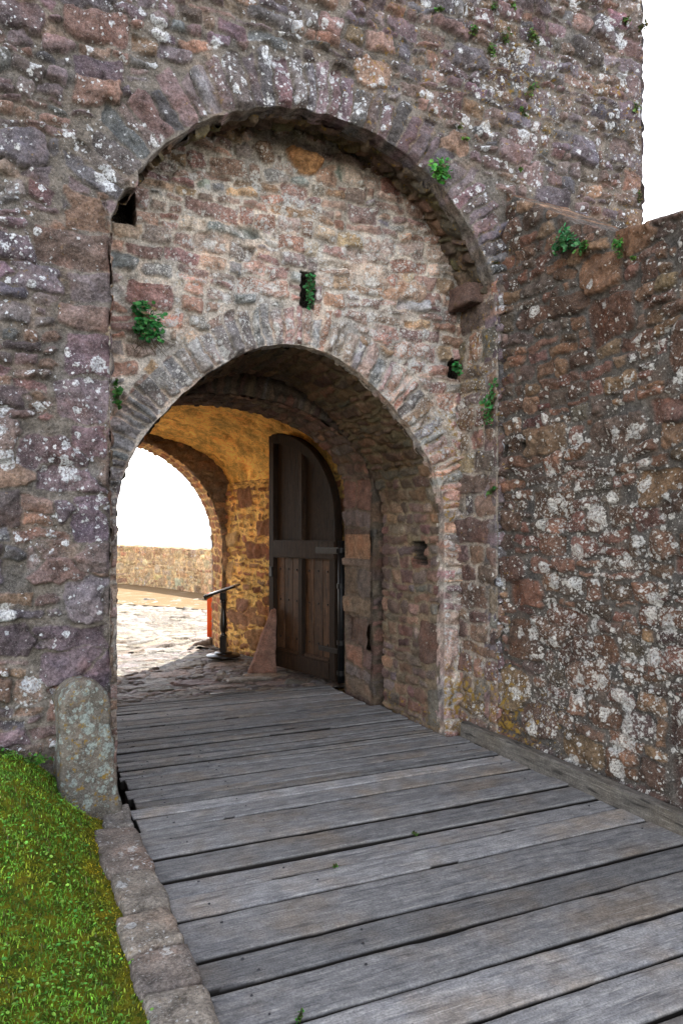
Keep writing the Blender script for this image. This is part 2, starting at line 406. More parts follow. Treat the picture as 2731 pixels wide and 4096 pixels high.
def simple(name, col, rough=.6, metal=0, spec=.4, nsc=60, amt=.3, bump=.15):
    t = NT(name); p = t.obj(); n = t.noise(p, nsc, 5, .6); n2 = t.noise(p, nsc*.12, 4, .6)
    f = t.math('MULTIPLY', t.lin(n, .3, .7, 1-amt, 1+amt), t.lin(n2, .3, .7, 1-amt, 1+amt))
    vs = t.n('ShaderNodeVectorMath', operation='SCALE'); vs.inputs[0].default_value = col; t.l(f, vs.inputs['Scale'])
    t.bump(n, bump, .004)
    return t.fin(vs.outputs[0], rough, spec, metal)
M_IRON = simple('black_iron', (.02,.02,.021), .45, .6)
M_NAIL = simple('dull_nail', (.055,.055,.06), .4, .7)
M_ORANGE = simple('orange_board_paint', (.85,.11,.012), .5, 0, .4, 40, .06, .02)
M_WHITE = simple('pale_panel', (.55,.57,.60), .25, 0, .5, 40, .05, .02)
M_GREYMETAL = simple('worn_steel', (.16,.155,.15), .4, .8)
M_DIRT = simple('dark_earth', (.035,.028,.02), .95, 0, .1, 14, .4, .6)

def leaf_mat(name, trans=.35):
    t = NT(name); c = t.attr('Col'); n = t.noise(t.pos(), 90, 3, .6)
    vs = t.n('ShaderNodeVectorMath', operation='SCALE'); t.l(c, vs.inputs[0]); t.l(t.lin(n, .3, .7, .75, 1.25), vs.inputs['Scale'])
    m = t.fin(vs.outputs[0], .5, .35)
    tr = t.n('ShaderNodeBsdfTranslucent'); t.l(vs.outputs[0], tr.inputs[0])
    mx = t.n('ShaderNodeMixShader'); mx.inputs[0].default_value = trans
    t.l(t.b.outputs[0], mx.inputs[1]); t.l(tr.outputs[0], mx.inputs[2]); t.l(mx.outputs[0], t.out.inputs[0])
    return m
M_LEAF = leaf_mat('leaf_green')
M_GRASS = leaf_mat('turf_blades', .3)

# ------------------------------------------------------------------ layout numbers (metres; camera stands at 0,0,1.6)
YF, YI, YB = 4.37, 4.85, 6.0            # facade, recess wall, second arch
OXC, OHW, OZS, OR = 1.915, 1.385, 3.47, 1.485
OCZ = OZS - math.sqrt(OR**2-OHW**2)
IXC, IZS, IHW = 1.895, 1.72, 1.265
def IR(a): return IHW - .085*math.sin(2*a)**2
def outer_sd(X, Z): return np.where(Z < OZS, np.abs(X-OXC)-OHW, np.hypot(X-OXC, Z-OCZ)-OR)
def inner_sd(X, Z):
    a = np.arctan2(Z-IZS, X-IXC)
    return np.where(Z < IZS, np.abs(X-IXC)-IHW, np.hypot(X-IXC, Z-IZS) - (IHW-.085*np.sin(2*a)**2))

PAL_FRONT = [(.200,.155,.165),(.205,.160,.150),(.165,.150,.162),(.150,.128,.140),(.225,.165,.145),(.185,.140,.130),(.150,.148,.158),(.265,.190,.140),(.125,.105,.105),(.22,.18,.185),(.25,.17,.14)]
def scl(P, k): return [tuple(c*k for c in q) for q in P]
PAL_FRONT = [(r*.84,g*.785,b*.775) for r,g,b in PAL_FRONT]
PAL_REC = [(.33,.215,.170),(.29,.195,.165),(.36,.255,.205),(.25,.165,.145),(.38,.25,.17),(.27,.22,.195),(.24,.235,.225),(.31,.18,.145),(.40,.30,.25)]
PAL_RINGI = [(.22,.225,.235),(.33,.235,.20),(.19,.20,.215),(.36,.30,.25),(.30,.22,.19),(.27,.255,.24)]
PAL_RAMP = [(.110,.077,.063),(.140,.092,.074),(.088,.070,.062),(.160,.108,.082),(.100,.086,.080),(.125,.083,.072),(.175,.13,.092)]
PAL_JAMB = [(.20,.13,.10),(.24,.14,.105),(.16,.115,.095),(.27,.175,.12),(.19,.155,.135),(.22,.16,.115),(.15,.095,.08)]
PAL_REC = scl(PAL_REC,1.12); PAL_RAMP = [(r*1.05,g*.88,b*.76) for r,g,b in PAL_RAMP]; PAL_JAMB = scl(PAL_JAMB,.85)
PAL_WARM = [(.36,.18,.085),(.40,.21,.09),(.30,.14,.07),(.42,.25,.11),(.34,.15,.075),(.26,.13,.075)]  # ochre stones, warmed to carry some of the passage's bounce light

# ================================================================== GATE TOWER
tower = empty('gate_tower', (0, YF, 0))
tag(tower, 'tall stone gate tower with a deep round arched gateway and wooden bridge in front', 'gate tower')
OFF = Vector((0, -YF, 0))
def put(o):            # geometry is built in world coordinates; parts hang from the tower's base
    o.location = OFF; return o

# -- facade --------------------------------------------------------
st = rubble(-1.3, 4.9, 2.3, 6.7, 11, hr=(.055,.145), wr=(.09,.29), split=.30, big=.04, gap=(.004,.018), hgt=(.006,.030), rot=.10, bigsize=((.24,.38),(.15,.23)))
st += rubble(-1.3, .62, -.3, 2.3, 12, hr=(.09,.28), wr=(.16,.46), split=.30, big=.05, gap=(.005,.020), squar=(.15,.5), rot=.035)
st += rubble(3.2, 4.9, -.3, 2.3, 13, hr=(.09,.2))
def dropring(x, z):
    return z > OZS-.05 and OR-.02 < math.hypot(x-OXC, z-OCZ) < OR+.31
st = clear(st, dropring)
RP = [0,2,3,6,9,0,1]
rg = random.Random(5)
zz = -.2; k = 0
while zz < 3.45:        # quoins of the left pier
    H = rg.uniform(.16,.30); W = (rg.uniform(.30,.46) if k % 2 else rg.uniform(.18,.28))
    st.append(stone(.535-W/2, zz+H/2, W/2, H/2-.008, rg.gauss(0,.015), .045, 0, rg.uniform(.15,.4), rg.uniform(.008,.02), -1, 0)); zz += H; k += 1
zz = 3.3; k = 0
while zz < 6.8:         # quoins of the tower's outer corner
    H = rg.uniform(.12,.24); W = (rg.uniform(.26,.42) if k % 2 else rg.uniform(.16,.25))
    st.append(stone(4.8-W/2, zz+H/2, W/2, H/2-.008, rg.gauss(0,.02), .03, 0, rg.uniform(.2,.5), rg.uniform(.006,.018))); zz += H; k += 1
a_s = math.asin((OZS-OCZ)/OR)
st += ring(OXC, OCZ, lambda a: OR, a_s-.02, math.pi-a_s+.02, .31, (.06,.135), 21, pals=RP)
for q in st[-60:]:
    if q[10] == 1: q[8] = .004+.5*q[8]
def front_open(U, V, SO, own, rg):
    n = len(np.unique(own)); jit = np.random.RandomState(3).normal(0,.0008,own.max()+1)[own]
    sd = np.maximum(outer_sd(U, V), np.minimum(.69-U, V-3.665)) + .015*pnoise(U*10, V*10, 77) - np.clip(jit,-.02,.02)*(SO[:,:,10]==1) + .0015*pnoise(U*30,V*30,78)
    ed = 4.80 + .022*pnoise(V*5, V*0+3.3, 79) + .012*pnoise(V*16, U*0+1.3, 80) - U
    return np.minimum(sd, ed)
def lich_front(U, V):
    return np.clip(.53 + .20*pnoise(U*.9, V*.9, 91) - .10*(V<1.2), 0, 1)
def yel_front(U, V):
    return np.clip(.10+.25*pnoise(U*1.1, V*1.1, 92) + .12*(U>2.6), 0, .5)
P,F,C,Mk,kd = sheet(-1.2, 4.86, -.25, 6.65, .0078, st, 100, PAL_FRONT, (.165,.143,.122), lambda u,v,h:(u, YF-h, v), front_open, lip=.14, relief=1.5, lich=lich_front, yel=yel_front)
a = Acc(); a.add(P, F[kd==0], C, Mk); fac = a
b = Acc(); b.add(P, F[kd==1], C, Mk)
# coarser continuation beyond the frame
sx = rubble(-6.1, -1.1, -.4, 9.1, 14, hr=(.1,.22), wr=(.15,.45))
P,F,C,Mk,_ = sheet(-6, -1.2, -.4, 9, .03, sx, 101, PAL_FRONT, (.165,.143,.122), lambda u,v,h:(u, YF-h, v), lich=.5); fac.add(P,F,C,Mk)
sx = rubble(-1.3, 4.9, 6.6, 9.1, 15, hr=(.1,.2), wr=(.15,.4))
P,F,C,Mk,_ = sheet(-1.2, 4.8, 6.65, 9, .03, sx, 102, PAL_FRONT, (.165,.143,.122), lambda u,v,h:(u, YF-h, v), lich=.5); fac.add(P,F,C,Mk)
put(fac.build('facade_wall', M_FRONT, tower))
ro = put(b.build('arch_ring', M_FRONT, tower)); ro['label'] = 'outer ring of long purple grey arch stones'

# -- outer shell (sides, back, roof) -------------------------------
def back_open(U, V, SO, own, rg): return exit_sd(U, V) + .006*pnoise(U*9, V*9, 70)
EXC, EHW, EZS = 1.22, 1.48, 1.42
def exit_sd(X, Z): return np.where(Z < EZS, np.abs(X-EXC)-EHW, np.hypot(X-EXC, Z-EZS)-EHW)
sh = Acc()
sx = rubble(4.3, 10.5, -.4, 9.1, 16, hr=(.1,.22), wr=(.15,.45))
for X0, sg in ((4.8, 1), (-6.0, -1)):
    P,F,C,Mk,_ = sheet(YF, 10.4, -.4, 9, .04, sx, 103+sg, PAL_FRONT, (.28,.25,.22), lambda u,v,h:(X0+sg*h, u, v), lich=.5); sh.add(P,F,C,Mk)
sx = rubble(-6.1, 4.9, -.4, 9.1, 17, hr=(.1,.22), wr=(.15,.45))
P,F,C,Mk,_ = sheet(-6, 4.8, -.4, 9, .04, sx, 105, PAL_FRONT, (.28,.25,.22), lambda u,v,h:(u, 10.4+h, v), back_open, lip=.04, lich=.4); sh.add(P,F,C,Mk)
put(sh.build('outer_wall', M_FRONT, tower))
bm = bmesh.new(); bmesh.ops.create_grid(bm, x_segments=1, y_segments=1, size=1)
for v in bm.verts: v.co = (-.6+v.co.x*5.4, 7.385+v.co.y*3.02, 8.99)
put(bm_obj('roof', bm, M_DIRT, tower))

# -- recess wall with the gateway arch -----------------------------
st = rubble(.3, 3.5, -.3, 4.8, 31, hr=(.06,.15), wr=(.10,.34), split=.25, big=.05, gap=(.004,.018), hgt=(.004,.020), bigsize=((.2,.32),(.12,.2)))
def drop_i(x, z):
    aa = math.atan2(z-IZS, x-IXC)
    return z > IZS-.25 and IR(aa)-.03 < math.hypot(x-IXC, z-IZS) < IR(aa)+.235
st = clear(st, drop_i)
st += ring(IXC, IZS, IR, -.22, math.pi+.22, .255, (.045,.105), 32)
st.append(stone(1.93, 4.32, .14, .09, -.22, .07, .5, .9, .035, 9, 0))     # the orange stone under the crown
st.append(stone(1.635, 4.33, .075, .085, .3, .05, .1, .7, .02, 7, 0))
st.append(stone(.87, 3.16, .15, .085, -.06, .05, 0, .3, .024, 7, 0))       # red block above the ivy
st.append(stone(3.20, .62, .06, .20, 0, .05, 0, .3, .02, 8, 0))
PAL_REC2 = PAL_REC + [(.44,.225,.10)]
i_or = len(st)-4
def inner_open(U, V, SO, own, rg):
    jit = np.random.RandomState(4).normal(0,.0008,own.max()+1)[own]
    return inner_sd(U, V) + .009*pnoise(U*12, V*12, 87) - np.clip(jit,-.018,.018) + .0015*pnoise(U*30,V*30,88)
def lich_rec(U, V):
    return np.clip(.60 + .35*np.exp(-((U-2.0)**2+(V-3.55)**2)/.5) + .25*np.exp(-((U-3.05)**2+(V-2.5)**2)/.3) + .2*pnoise(U*1.2,V*1.2,93) - .2*(U<.9), .1, 1)
P,F,C,Mk,kd = sheet(.36, 3.36, -.25, 4.70, .0082, st, 110, PAL_REC2, (.47,.415,.355), lambda u,v,h:(u, YI-h, v), inner_open, lip=.12, npal=9, relief=1.8,
    lich=lich_rec, yel=lambda U,V: .12+.5*np.exp(-((U-3.2)**2+(V-.3)**2)/.12)+.25*(U>2.9)*(V>1.6)*(V<2.6),
    holes=((1.915,2.02,3.26,3.53,.16),(3.19,3.33,2.86,3.01,.16),(.36,.74,3.65,3.88,.22)), warp=(.05,.02,.006))
# ring stones carry their own greyer palette; the big orange stone its own colour
orr = (np.hypot((P[:,0]-1.93)/.17,(P[:,2]-4.32)/.12) < 1) & (C[:,0] > C[:,2]*2.6); Mk[orr,1] = 0
gc = np.array(PAL_RINGI)
uu = P[:,0]; vv = P[:,2]
a_ = np.arctan2(vv-IZS, uu-IXC)
inr = (np.hypot(uu-IXC, vv-IZS) < (IHW-.085*np.sin(2*a_)**2)+.235) & (vv > IZS-.25) & (Mk[:,0] > .5)
lum = C[:,:3].mean(1)
bucket = (np.floor(C[:,0]*977).astype(int)) % len(gc)
seg = np.floor(a_*13).astype(int) % 7
left = np.clip((IXC+.1-uu)*1.2, 0, 1)*np.clip((vv-1.0), 0, 1)
greyed = np.stack([lum*.88, lum*.92, lum*.96], -1)
C[inr,:3] = C[inr,:3]*(1-.8*left[inr,None]) + .86*greyed[inr]*(.8*left[inr,None])
a = Acc(); a.add(P, F[kd==0], C, Mk); put(a.build('recess_wall', M_RECESS, tower))['label'] = 'paler pinkish rubble wall set back under the big arch'
a = Acc(); a.add(P, F[kd==1], C, Mk); put(a.build('arch_ring', M_RECESS, tower))['label'] = 'inner ring of short grey and pink arch stones'

# -- curved and straight reveals -----------------------------------
def polycurve(pts):
    pts = np.array(pts, float); d = np.hypot(*(pts[1:]-pts[:-1]).T); s = np.concatenate([[0], np.cumsum(d)])
    t = np.gradient(pts, axis=0); t /= np.maximum(np.hypot(t[:,0],t[:,1]),1e-9)[:,None]
    return pts, s, np.stack([-t[:,1], t[:,0]], -1)     # normal to the left of travel
def curve_map(pts, flip=1, ybase=0):
    p, s, n = polycurve(pts)
    def f(u, v, h):
        x = np.interp(u, s, p[:,0]); z = np.interp(u, s, p[:,1]); nx = np.interp(u, s, n[:,0]); nz = np.interp(u, s, n[:,1])
        return (x+flip*nx*h, v, z+flip*nz*h)
    return f, s[-1]
# outer soffit, from right springing to left springing
arc = [(OXC+(OR+.006)*math.cos(t), OCZ+(OR+.006)*math.sin(t)) for t in np.linspace(a_s-.03, math.pi-a_s+.03, 80)]
f, L = curve_map(arc)
st = rubble(0, L, YF, YI+.2, 41, hr=(.1,.2), wr=(.07,.16), split=.2, big=0, gap=(.01,.03), hgt=(.008,.05))
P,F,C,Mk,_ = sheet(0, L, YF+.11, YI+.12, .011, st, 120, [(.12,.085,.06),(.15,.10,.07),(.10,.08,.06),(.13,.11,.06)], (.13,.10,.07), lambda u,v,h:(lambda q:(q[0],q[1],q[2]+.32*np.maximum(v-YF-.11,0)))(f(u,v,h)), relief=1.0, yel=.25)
a = Acc(); a.add(P,F,C,Mk); put(a.build('arch_soffit', M_INNER, tower))['label'] = 'dark underside of the big outer arch'
# recess jambs
rg = random.Random(9)
for X0, sg, sd in ((OXC+OHW, -1, 51), (OXC-OHW, 1, 52)):
    a = Acc(); st = []; zz = -.3
    while zz < 3.55:
        H = rg.uniform(.10,.24); u = YF-.02
        while u < YI:
            W = rg.choice([.13,.2,.26,.5]); W = min(W, YI+.03-u)
            st.append(stone(u+W/2, zz+H/2, max(W/2-.009,.015), H/2-.009, rg.gauss(0,.02), 0, 0, rg.uniform(.2,.5), rg.uniform(.008,.022))); u += W
        zz += H
    P,F,C,Mk,_ = sheet(YF-.015, YI+.03, -.25, 3.55, .0085, st, 130+sd, PAL_JAMB, (.33,.28,.23), lambda u,v,h:(X0+sg*h, u, v), lich=lambda U,V: .42+.2*(V>2.1)*(V<3.2)+.1*pnoise(U*2,V*2,5),
        yel=lambda U,V: .14+.38*np.exp(-((V-.35)/.25)**2)+.2*np.exp(-((V-2.9)/.6)**2))
    a.add(P,F,C,Mk); put(a.build('recess_jamb', M_RAMP, tower))
# gateway reveal: right jamb, soffit, left jamb in one sheet
cur = [(IXC+IHW+.006, z) for z in np.linspace(-.25, IZS, 30)[:-1]] + [(IXC+(IR(t)+.006)*math.cos(t), IZS+(IR(t)+.006)*math.sin(t)) for t in np.linspace(0, math.pi, 90)] + [(IXC-IHW-.006, z) for z in np.linspace(IZS,-.25,30)[1:]]
f, L = curve_map(cur)
def course_jamb(L, y0, y1, seed, hr=(.05,.13), wr=(.10,.34), gap=(.008,.02)):
    rg = random.Random(seed); out = []; s = -.02
    while s < L:
        H = rg.uniform(*hr); u = y0-rg.uniform(0,.2)
        while u < y1:
            W = rg.uniform(*wr); g = rg.uniform(*gap)/2
            out.append(stone(s+H/2, u+W/2, max(H/2-g,.01), max(W/2-g,.01), rg.gauss(0,.05), 0, rg.uniform(-.1,.1), rg.uniform(.3,.8), rg.uniform(.008,.032))); u += W
        s += H
    return out
st = course_jamb(L, YI, YB, 61)
st.append(stone(.95, 5.08, .17, .16, 0, .06, 0, .25, .022, 6)); st.append(stone(.42, 5.02, .16, .10, 0, .06, 0, .3, .03, 4))
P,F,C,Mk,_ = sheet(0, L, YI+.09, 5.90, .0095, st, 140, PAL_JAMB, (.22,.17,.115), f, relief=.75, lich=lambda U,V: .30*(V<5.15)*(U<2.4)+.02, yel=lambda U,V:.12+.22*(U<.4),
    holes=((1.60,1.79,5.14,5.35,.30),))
cr = np.clip((P[:,2]-1.7)/.5,0,1)[:,None]; C[:,:3] = C[:,:3]*(1-cr) + cr*C[:,:3]*np.array([.62,.60,.48])  # soffit greener, and darkened upward with shade put into the colour
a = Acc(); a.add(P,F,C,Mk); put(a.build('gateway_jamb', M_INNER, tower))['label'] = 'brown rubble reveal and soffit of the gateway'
# portcullis slot behind it: recessed faces
sl = [(IXC+IHW+.10, z) for z in (-.25, .8, IZS)] + [(IXC+IHW+.10, 3.9),(IXC-IHW-.1, 3.9)] + [(IXC-IHW-.10, z) for z in (IZS,.8,-.25)]
f, L = curve_map(sl)
st = course_jamb(L, 5.5, 6.2, 62)
P,F,C,Mk,_ = sheet(0, L, 5.88, 6.05, .03, st, 141, PAL_JAMB, (.06,.048,.036), f)
a = Acc(); a.add(P,F,C,Mk)
st = rubble(.2, 3.6, -.3, 4.0, 63)
P,F,C,Mk,_ = sheet(.3, 3.5, -.25, 3.95, .02, st, 142, PAL_JAMB, (.06,.048,.036), lambda u,v,h:(u, 5.905+h, v), lambda U,V,SO,own,rg: inner_sd(U,V)); a.add(P,F,C,Mk)
put(a.build('portcullis_slot', M_INNER, tower))
# second, lower arch
BXC, BHW, BZS, BRISE = 1.72, 1.39, 2.05, .77
def b_sd(X, Z):
    k = BRISE/BHW
    return np.where(Z < BZS, np.abs(X-BXC)-BHW, (np.hypot(X-BXC, (Z-BZS)/k)-BHW)*.75)
st = rubble(.1, 3.5, -.3, 3.9, 64, hr=(.08,.16)); PAL_DARK = scl(PAL_JAMB,.62)  # jamb palette darkened, so the second arch's deep shade sits in its colour
st = clear(st, lambda x,z: float(b_sd(np.array(x),np.array(z))) < (.2 if z > 1.9 else -.05))
rg = random.Random(66)
t = .0
while t < math.pi:
    w = rg.uniform(.05,.09); x = BXC+BHW*math.cos(t); z = BZS+BRISE*math.sin(t); nx, nz = math.cos(t)*BRISE, math.sin(t)*BHW; q = math.hypot(nx,nz); nx/=q; nz/=q
    st.append(stone(x+nx*.15, z+nz*.15, w/2-.006, .15, math.atan2(nz,nx)-math.pi/2, .05, .1, .3, rg.uniform(.005,.04)))
    t += w/math.hypot(BHW*math.sin(t), BRISE*math.cos(t))
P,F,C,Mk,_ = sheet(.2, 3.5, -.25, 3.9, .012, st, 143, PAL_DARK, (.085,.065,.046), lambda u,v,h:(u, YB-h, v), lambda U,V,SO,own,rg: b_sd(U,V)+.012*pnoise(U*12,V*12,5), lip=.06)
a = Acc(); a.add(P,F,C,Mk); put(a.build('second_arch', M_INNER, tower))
cur = [(BXC+BHW+.006, z) for z in np.linspace(-.25, BZS, 30)[:-1]] + [(BXC+(BHW+.006)*math.cos(t), BZS+(BRISE+.006)*math.sin(t)) for t in np.linspace(0, math.pi, 70)] + [(BXC-BHW-.006, z) for z in np.linspace(BZS,-.25,30)[1:]]
f, L = curve_map(cur)
rg = random.Random(67); st = []; s = -.05
while s < 2.35:                                   # large squared blocks of the right pier
    H = rg.uniform(.10,.34)
    if rg.random() < .5: st.append(stone(s+H/2, 6.33, H/2-.01, .325, 0, 0, 0, .2, rg.uniform(.005,.022)))
    else:
        q = rg.uniform(.25,.42); st.append(stone(s+H/2, 6.0+q/2, H/2-.01, q/2-.008, 0, 0, 0, .25, rg.uniform(.005,.022))); st.append(stone(s+H/2, 6.0+(q+.66)/2, H/2-.01, (.66-q)/2-.008, 0, 0, 0, .25, rg.uniform(.005,.022)))
    s += H
st += [q for q in course_jamb(L, 6.0, 6.7, 68) if q[0] > 2.4]
P,F,C,Mk,_ = sheet(0, L, YB+.04, 6.66, .0105, st, 144, PAL_JAMB, (.15,.115,.085), f, relief=.7)
blk = (P[:,2] > 1.36) & (P[:,2] < 1.60) & (P[:,0] > 2.9); C[blk,:3] = C[blk,:3]*.3 + np.array([.42,.24,.14])*.7
a = Acc(); a.add(P,F,C,Mk); put(a.build('passage_pier', M_INNER, tower))
# vaulted passage: right wall, barrel vault, left wall
def xr(y): return np.interp(y, [6.66, 8.3, 9.8], [3.42, 3.10, 2.76])
def xl(y): return np.interp(y, [6.66, 9.8], [-.1, -.45])
ZV, CV = 2.30, 3.22
LV1, LV2 = 2.55, 3.9
def vault_map(u, v, h):
    x1 = xr(v); x0 = xl(v); c = (x0+x1)/2; hw = (x1-x0)/2
    t = np.clip((u-LV1)/LV2, 0, 1)*math.pi
    onr = u < LV1; onl = u > LV1+LV2
    x = np.where(onr, x1, np.where(onl, x0, c+hw*np.cos(t))); cv = np.interp(v, [6.66,7.6,9.8],[3.22,3.22,2.99]); z = np.where(onr, -.25+u, np.where(onl, ZV-(u-LV1-LV2), ZV+(cv-ZV)*np.sin(t)))
    nx = np.where(onr, -1, np.where(onl, 1, -np.cos(t))); nz = np.where(onr|onl, 0, -np.sin(t))
    return (x+nx*h, v, z+nz*h)
def swap(L_): return [[q[1],q[0],q[3],q[2],-q[4]]+q[5:] for q in L_]
st = swap(rubble(6.6, 9.9, 0, 2.58, 71, hr=(.06,.15), wr=(.08,.24), gap=(.020,.055), hgt=(.010,.032), rot=.14, split=.35))
st += [[q[0],q[1]+6.4]+q[2:] for q in []]
st += [[q[0]+6.4]+q[1:] for q in swap(rubble(6.6, 9.9, 0, 2.7, 73, hr=(.08,.16), wr=(.12,.4), gap=(.02,.05)))]
P,F,C,Mk,_ = sheet(0, LV1*2+LV2, 6.66, 9.83, .0135, st, 150, PAL_WARM, (.80,.50,.16), vault_map, relief=1.1, mamp=.020)  # golden mortar, lifted to stand in for warm bounce light
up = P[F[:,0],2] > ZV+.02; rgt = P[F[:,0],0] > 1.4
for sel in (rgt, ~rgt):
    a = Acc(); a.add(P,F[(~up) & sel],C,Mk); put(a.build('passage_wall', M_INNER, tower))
Cv = C.copy(); vz = P[:,2] > ZV; Cv[vz,:3] = np.array([.86,.54,.16])*np.clip(1+.42*fbm(P[vz,0]*4,P[vz,1]*3,991,6,.65),.4,1.35)[:,None]; Mv = Mk.copy(); Mv[:,1:3] = 0  # vault ochre brightened, part of the bounce light is in the colour
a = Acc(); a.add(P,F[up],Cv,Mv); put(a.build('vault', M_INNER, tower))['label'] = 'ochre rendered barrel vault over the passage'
# exit wall and its reveal
st = rubble(-.7, 3.2, -.3, 3.5, 74, hr=(.07,.15), wr=(.1,.3))
P,F,C,Mk,_ = sheet(-.6, 3.0, -.25, 3.4, .014, st, 151, [(.20,.13,.08),(.16,.11,.075),(.24,.15,.09)], (.2,.14,.09), lambda u,v,h:(u, 9.80-h, v), lambda U,V,SO,own,rg: exit_sd(U,V)+.014*pnoise(U*9,V*9,70), lip=.05)
a = Acc(); a.add(P,F,C,Mk)
cur = [(EXC+EHW+.004, z) for z in np.linspace(-.25, EZS, 20)[:-1]] + [(EXC+(EHW+.004)*math.cos(t), EZS+(EHW+.004)*math.sin(t)) for t in np.linspace(0, math.pi, 70)] + [(EXC-EHW-.004, z) for z in np.linspace(EZS,-.25,20)[1:]]
f, L = curve_map(cur)
st = course_jamb(L, 9.7, 10.5, 75, hr=(.06,.14), wr=(.12,.3))
P,F,C,Mk,_ = sheet(0, L, 9.83, 10.40, .014, st, 152, PAL_WARM, (.66,.43,.17), f, relief=.55); a.add(P,F,C,Mk)  # reveal given golden mortar, its lit look put into the colour
put(a.build('exit_arch', M_INNER, tower))
# wall above second arch's back (faces the passage)
st = rubble(-.3, 3.6, -.3, 3.5, 76)
P,F,C,Mk,_ = sheet(-.3, 3.6, -.25, 3.4, .03, st, 153, PAL_JAMB, (.2,.15,.1), lambda u,v,h:(u, 6.655+h, v), lambda U,V,SO,own,rg: b_sd(U,V)); a = Acc(); a.add(P,F,C,Mk); put(a.build('arch_back_wall', M_INNER, tower))

# ------------------------------------------------------------------ loose shaped rocks
def rock_mesh(name, half, seed, n=14, rnd=.25, amp=.02, shape=None, col=(.25,.22,.2), lich=.4, yel=.1, freq=4.0):
    bm = bmesh.new(); bmesh.ops.create_cube(bm, size=2)
    bmesh.ops.subdivide_edges(bm, edges=bm.edges[:], cuts=n, use_grid_fill=True)
    hx, hy, hz = half; r = rnd*min(half)
    off = Vector((seed*3.1, seed*1.7, seed*.9))
    for v in bm.verts:
        q = Vector((v.co.x*hx, v.co.y*hy, v.co.z*hz))
        inn = Vector((max(-hx+r,min(hx-r,q.x)), max(-hy+r,min(hy-r,q.y)), max(-hz+r,min(hz-r,q.z))))
        d = q-inn
        if d.length > 1e-6: q = inn + d.normalized()*r
        dn = d.normalized() if d.length > 1e-6 else Vector((0,0,0))
        nz = mnoise.fractal(q*freq+off, .8, 2.1, 5)
        q = q + dn*nz*amp
        if shape: q = shape(q)
        v.co = q
    bmesh.ops.recalc_face_normals(bm, faces=bm.faces[:])
    me = bpy.data.meshes.new(name); bm.to_mesh(me); bm.free()
    me.polygons.foreach_set('use_smooth', np.ones(len(me.polygons), bool))
    nn = len(me.vertices)
    for nm, cc in (('Col', col+(1,)), ('Msk', (1,lich,yel,1))):
        at = me.attributes.new(nm,'FLOAT_COLOR','POINT'); at.data.foreach_set('color', np.tile(np.array(cc,np.float32), nn))
    return me
co = put(link('corbel_stone', rock_mesh('corbel_stone', (.085,.14,.085), 3, 12, .25, .03, col=(.12,.075,.06), lich=.15), M_RAMP, tower))
co.location = OFF + Vector((3.235, 4.66, 3.46)); co['label'] = 'dark red block jutting out under the right end of the big arch'

gs = link('guard_stone', rock_mesh('guard_stone', (.158,.12,.51), 5, 24, .26, .026, lambda q: Vector((q.x*(1.04-.20*(q.z+.5)) - .01*(q.z), q.y*(1-.1*q.z), q.z-.16*max(0,q.z-.3)/.2*(q.x/.15)**2*.5)), (.17,.15,.125), .80, .28), M_GUARD)
gs.location = (.375, 4.22, .30); gs.rotation_euler = (R(2), R(-2), R(6))
tag(gs, 'upright lichen spotted grey stone standing in the grass against the left pier', 'guard stone')
def spur(q):
    t = (q.z+.36)/.72; k = 1-.80*t
    return Vector((q.x*k + .13*t, q.y*(1-.6*t) , q.z))
g2 = link('guard_stone', rock_mesh('red_guard_stone', (.165,.12,.37), 8, 26, .3, .030, spur, (.24,.135,.10), .12, .02), M_INNER)
g2.location = (2.70, 8.06, .34); g2.rotation_euler = (0, 0, R(-14))
tag(g2, 'reddish wedge shaped stone spur leaning at the free edge of the door', 'guard stone')

# ================================================================== RAMPART WALL (right)
def top_z(y): return np.interp(y, [-4, 2.5, 3.32, 3.62, 3.95, 4.4, 4.6], [3.30, 3.36, 3.48, 3.66, 3.90, 4.20, 4.30])
XW = 3.335
def xw(z): return XW + .012*z
st = rubble(.9, 4.7, -.3, 4.4, 81, hr=(.07,.18), wr=(.11,.32), split=.3, big=.045, gap=(.004,.018), hgt=(.005,.024), squar=(.2,.75))
def lich_ramp(U, V):
    return np.clip(.50 + .52*sstep(3.0,1.4,V)*sstep(4.4,3.7,U) - .25*sstep(.55,.15,V) - .10*sstep(2.9,3.6,V) + .22*pnoise(U*1.3,V*1.3,95), .05, 1)
def ramp_open(U, V, SO, own, rg): return top_z(U) + .018*pnoise(U*7, V*0+2.1, 61) + .010*pnoise(U*22, V*0+1.1, 62) - V
P,F,C,Mk,_ = sheet(1.0, 4.46, -.25, 4.42, .0085, st, 160, PAL_RAMP, (.098,.086,.074), lambda u,v,h:(xw(v)-h, u, v), ramp_open, lip=.55, lich=lich_ramp, relief=1.45,
    yel=lambda U,V: .07+.5*0.8*np.exp(-((V-.25)/.3)**2)*sstep(3.2,4.2,U)+.12*np.exp(-((U-4.3)/.1)**2), holes=((4.10,4.15,2.19,2.27,.06),(4.33,4.36,2.18,2.27,.05)))
a = Acc(); a.add(P,F,C,Mk)
st = rubble(-4.1, 1.1, -.3, 3.5, 82, hr=(.09,.2), wr=(.14,.38))
P,F,C,Mk,_ = sheet(-4, 1.0, -.25, 3.5, .025, st, 161, PAL_RAMP, (.098,.086,.074), lambda u,v,h:(xw(v)-h, u, v), ramp_open, lip=.5, lich=.5); a.add(P,F,C,Mk)
st = rubble(-4.1, 4.4, -.5, 4.4, 83, hr=(.1,.2), wr=(.15,.4))
P,F,C,Mk,_ = sheet(-4, YF, -.4, 4.35, .04, st, 162, PAL_RAMP, (.17,.15,.13), lambda u,v,h:(xw(v)+.55+h, u, v), ramp_open, lich=.4); a.add(P,F,C,Mk)
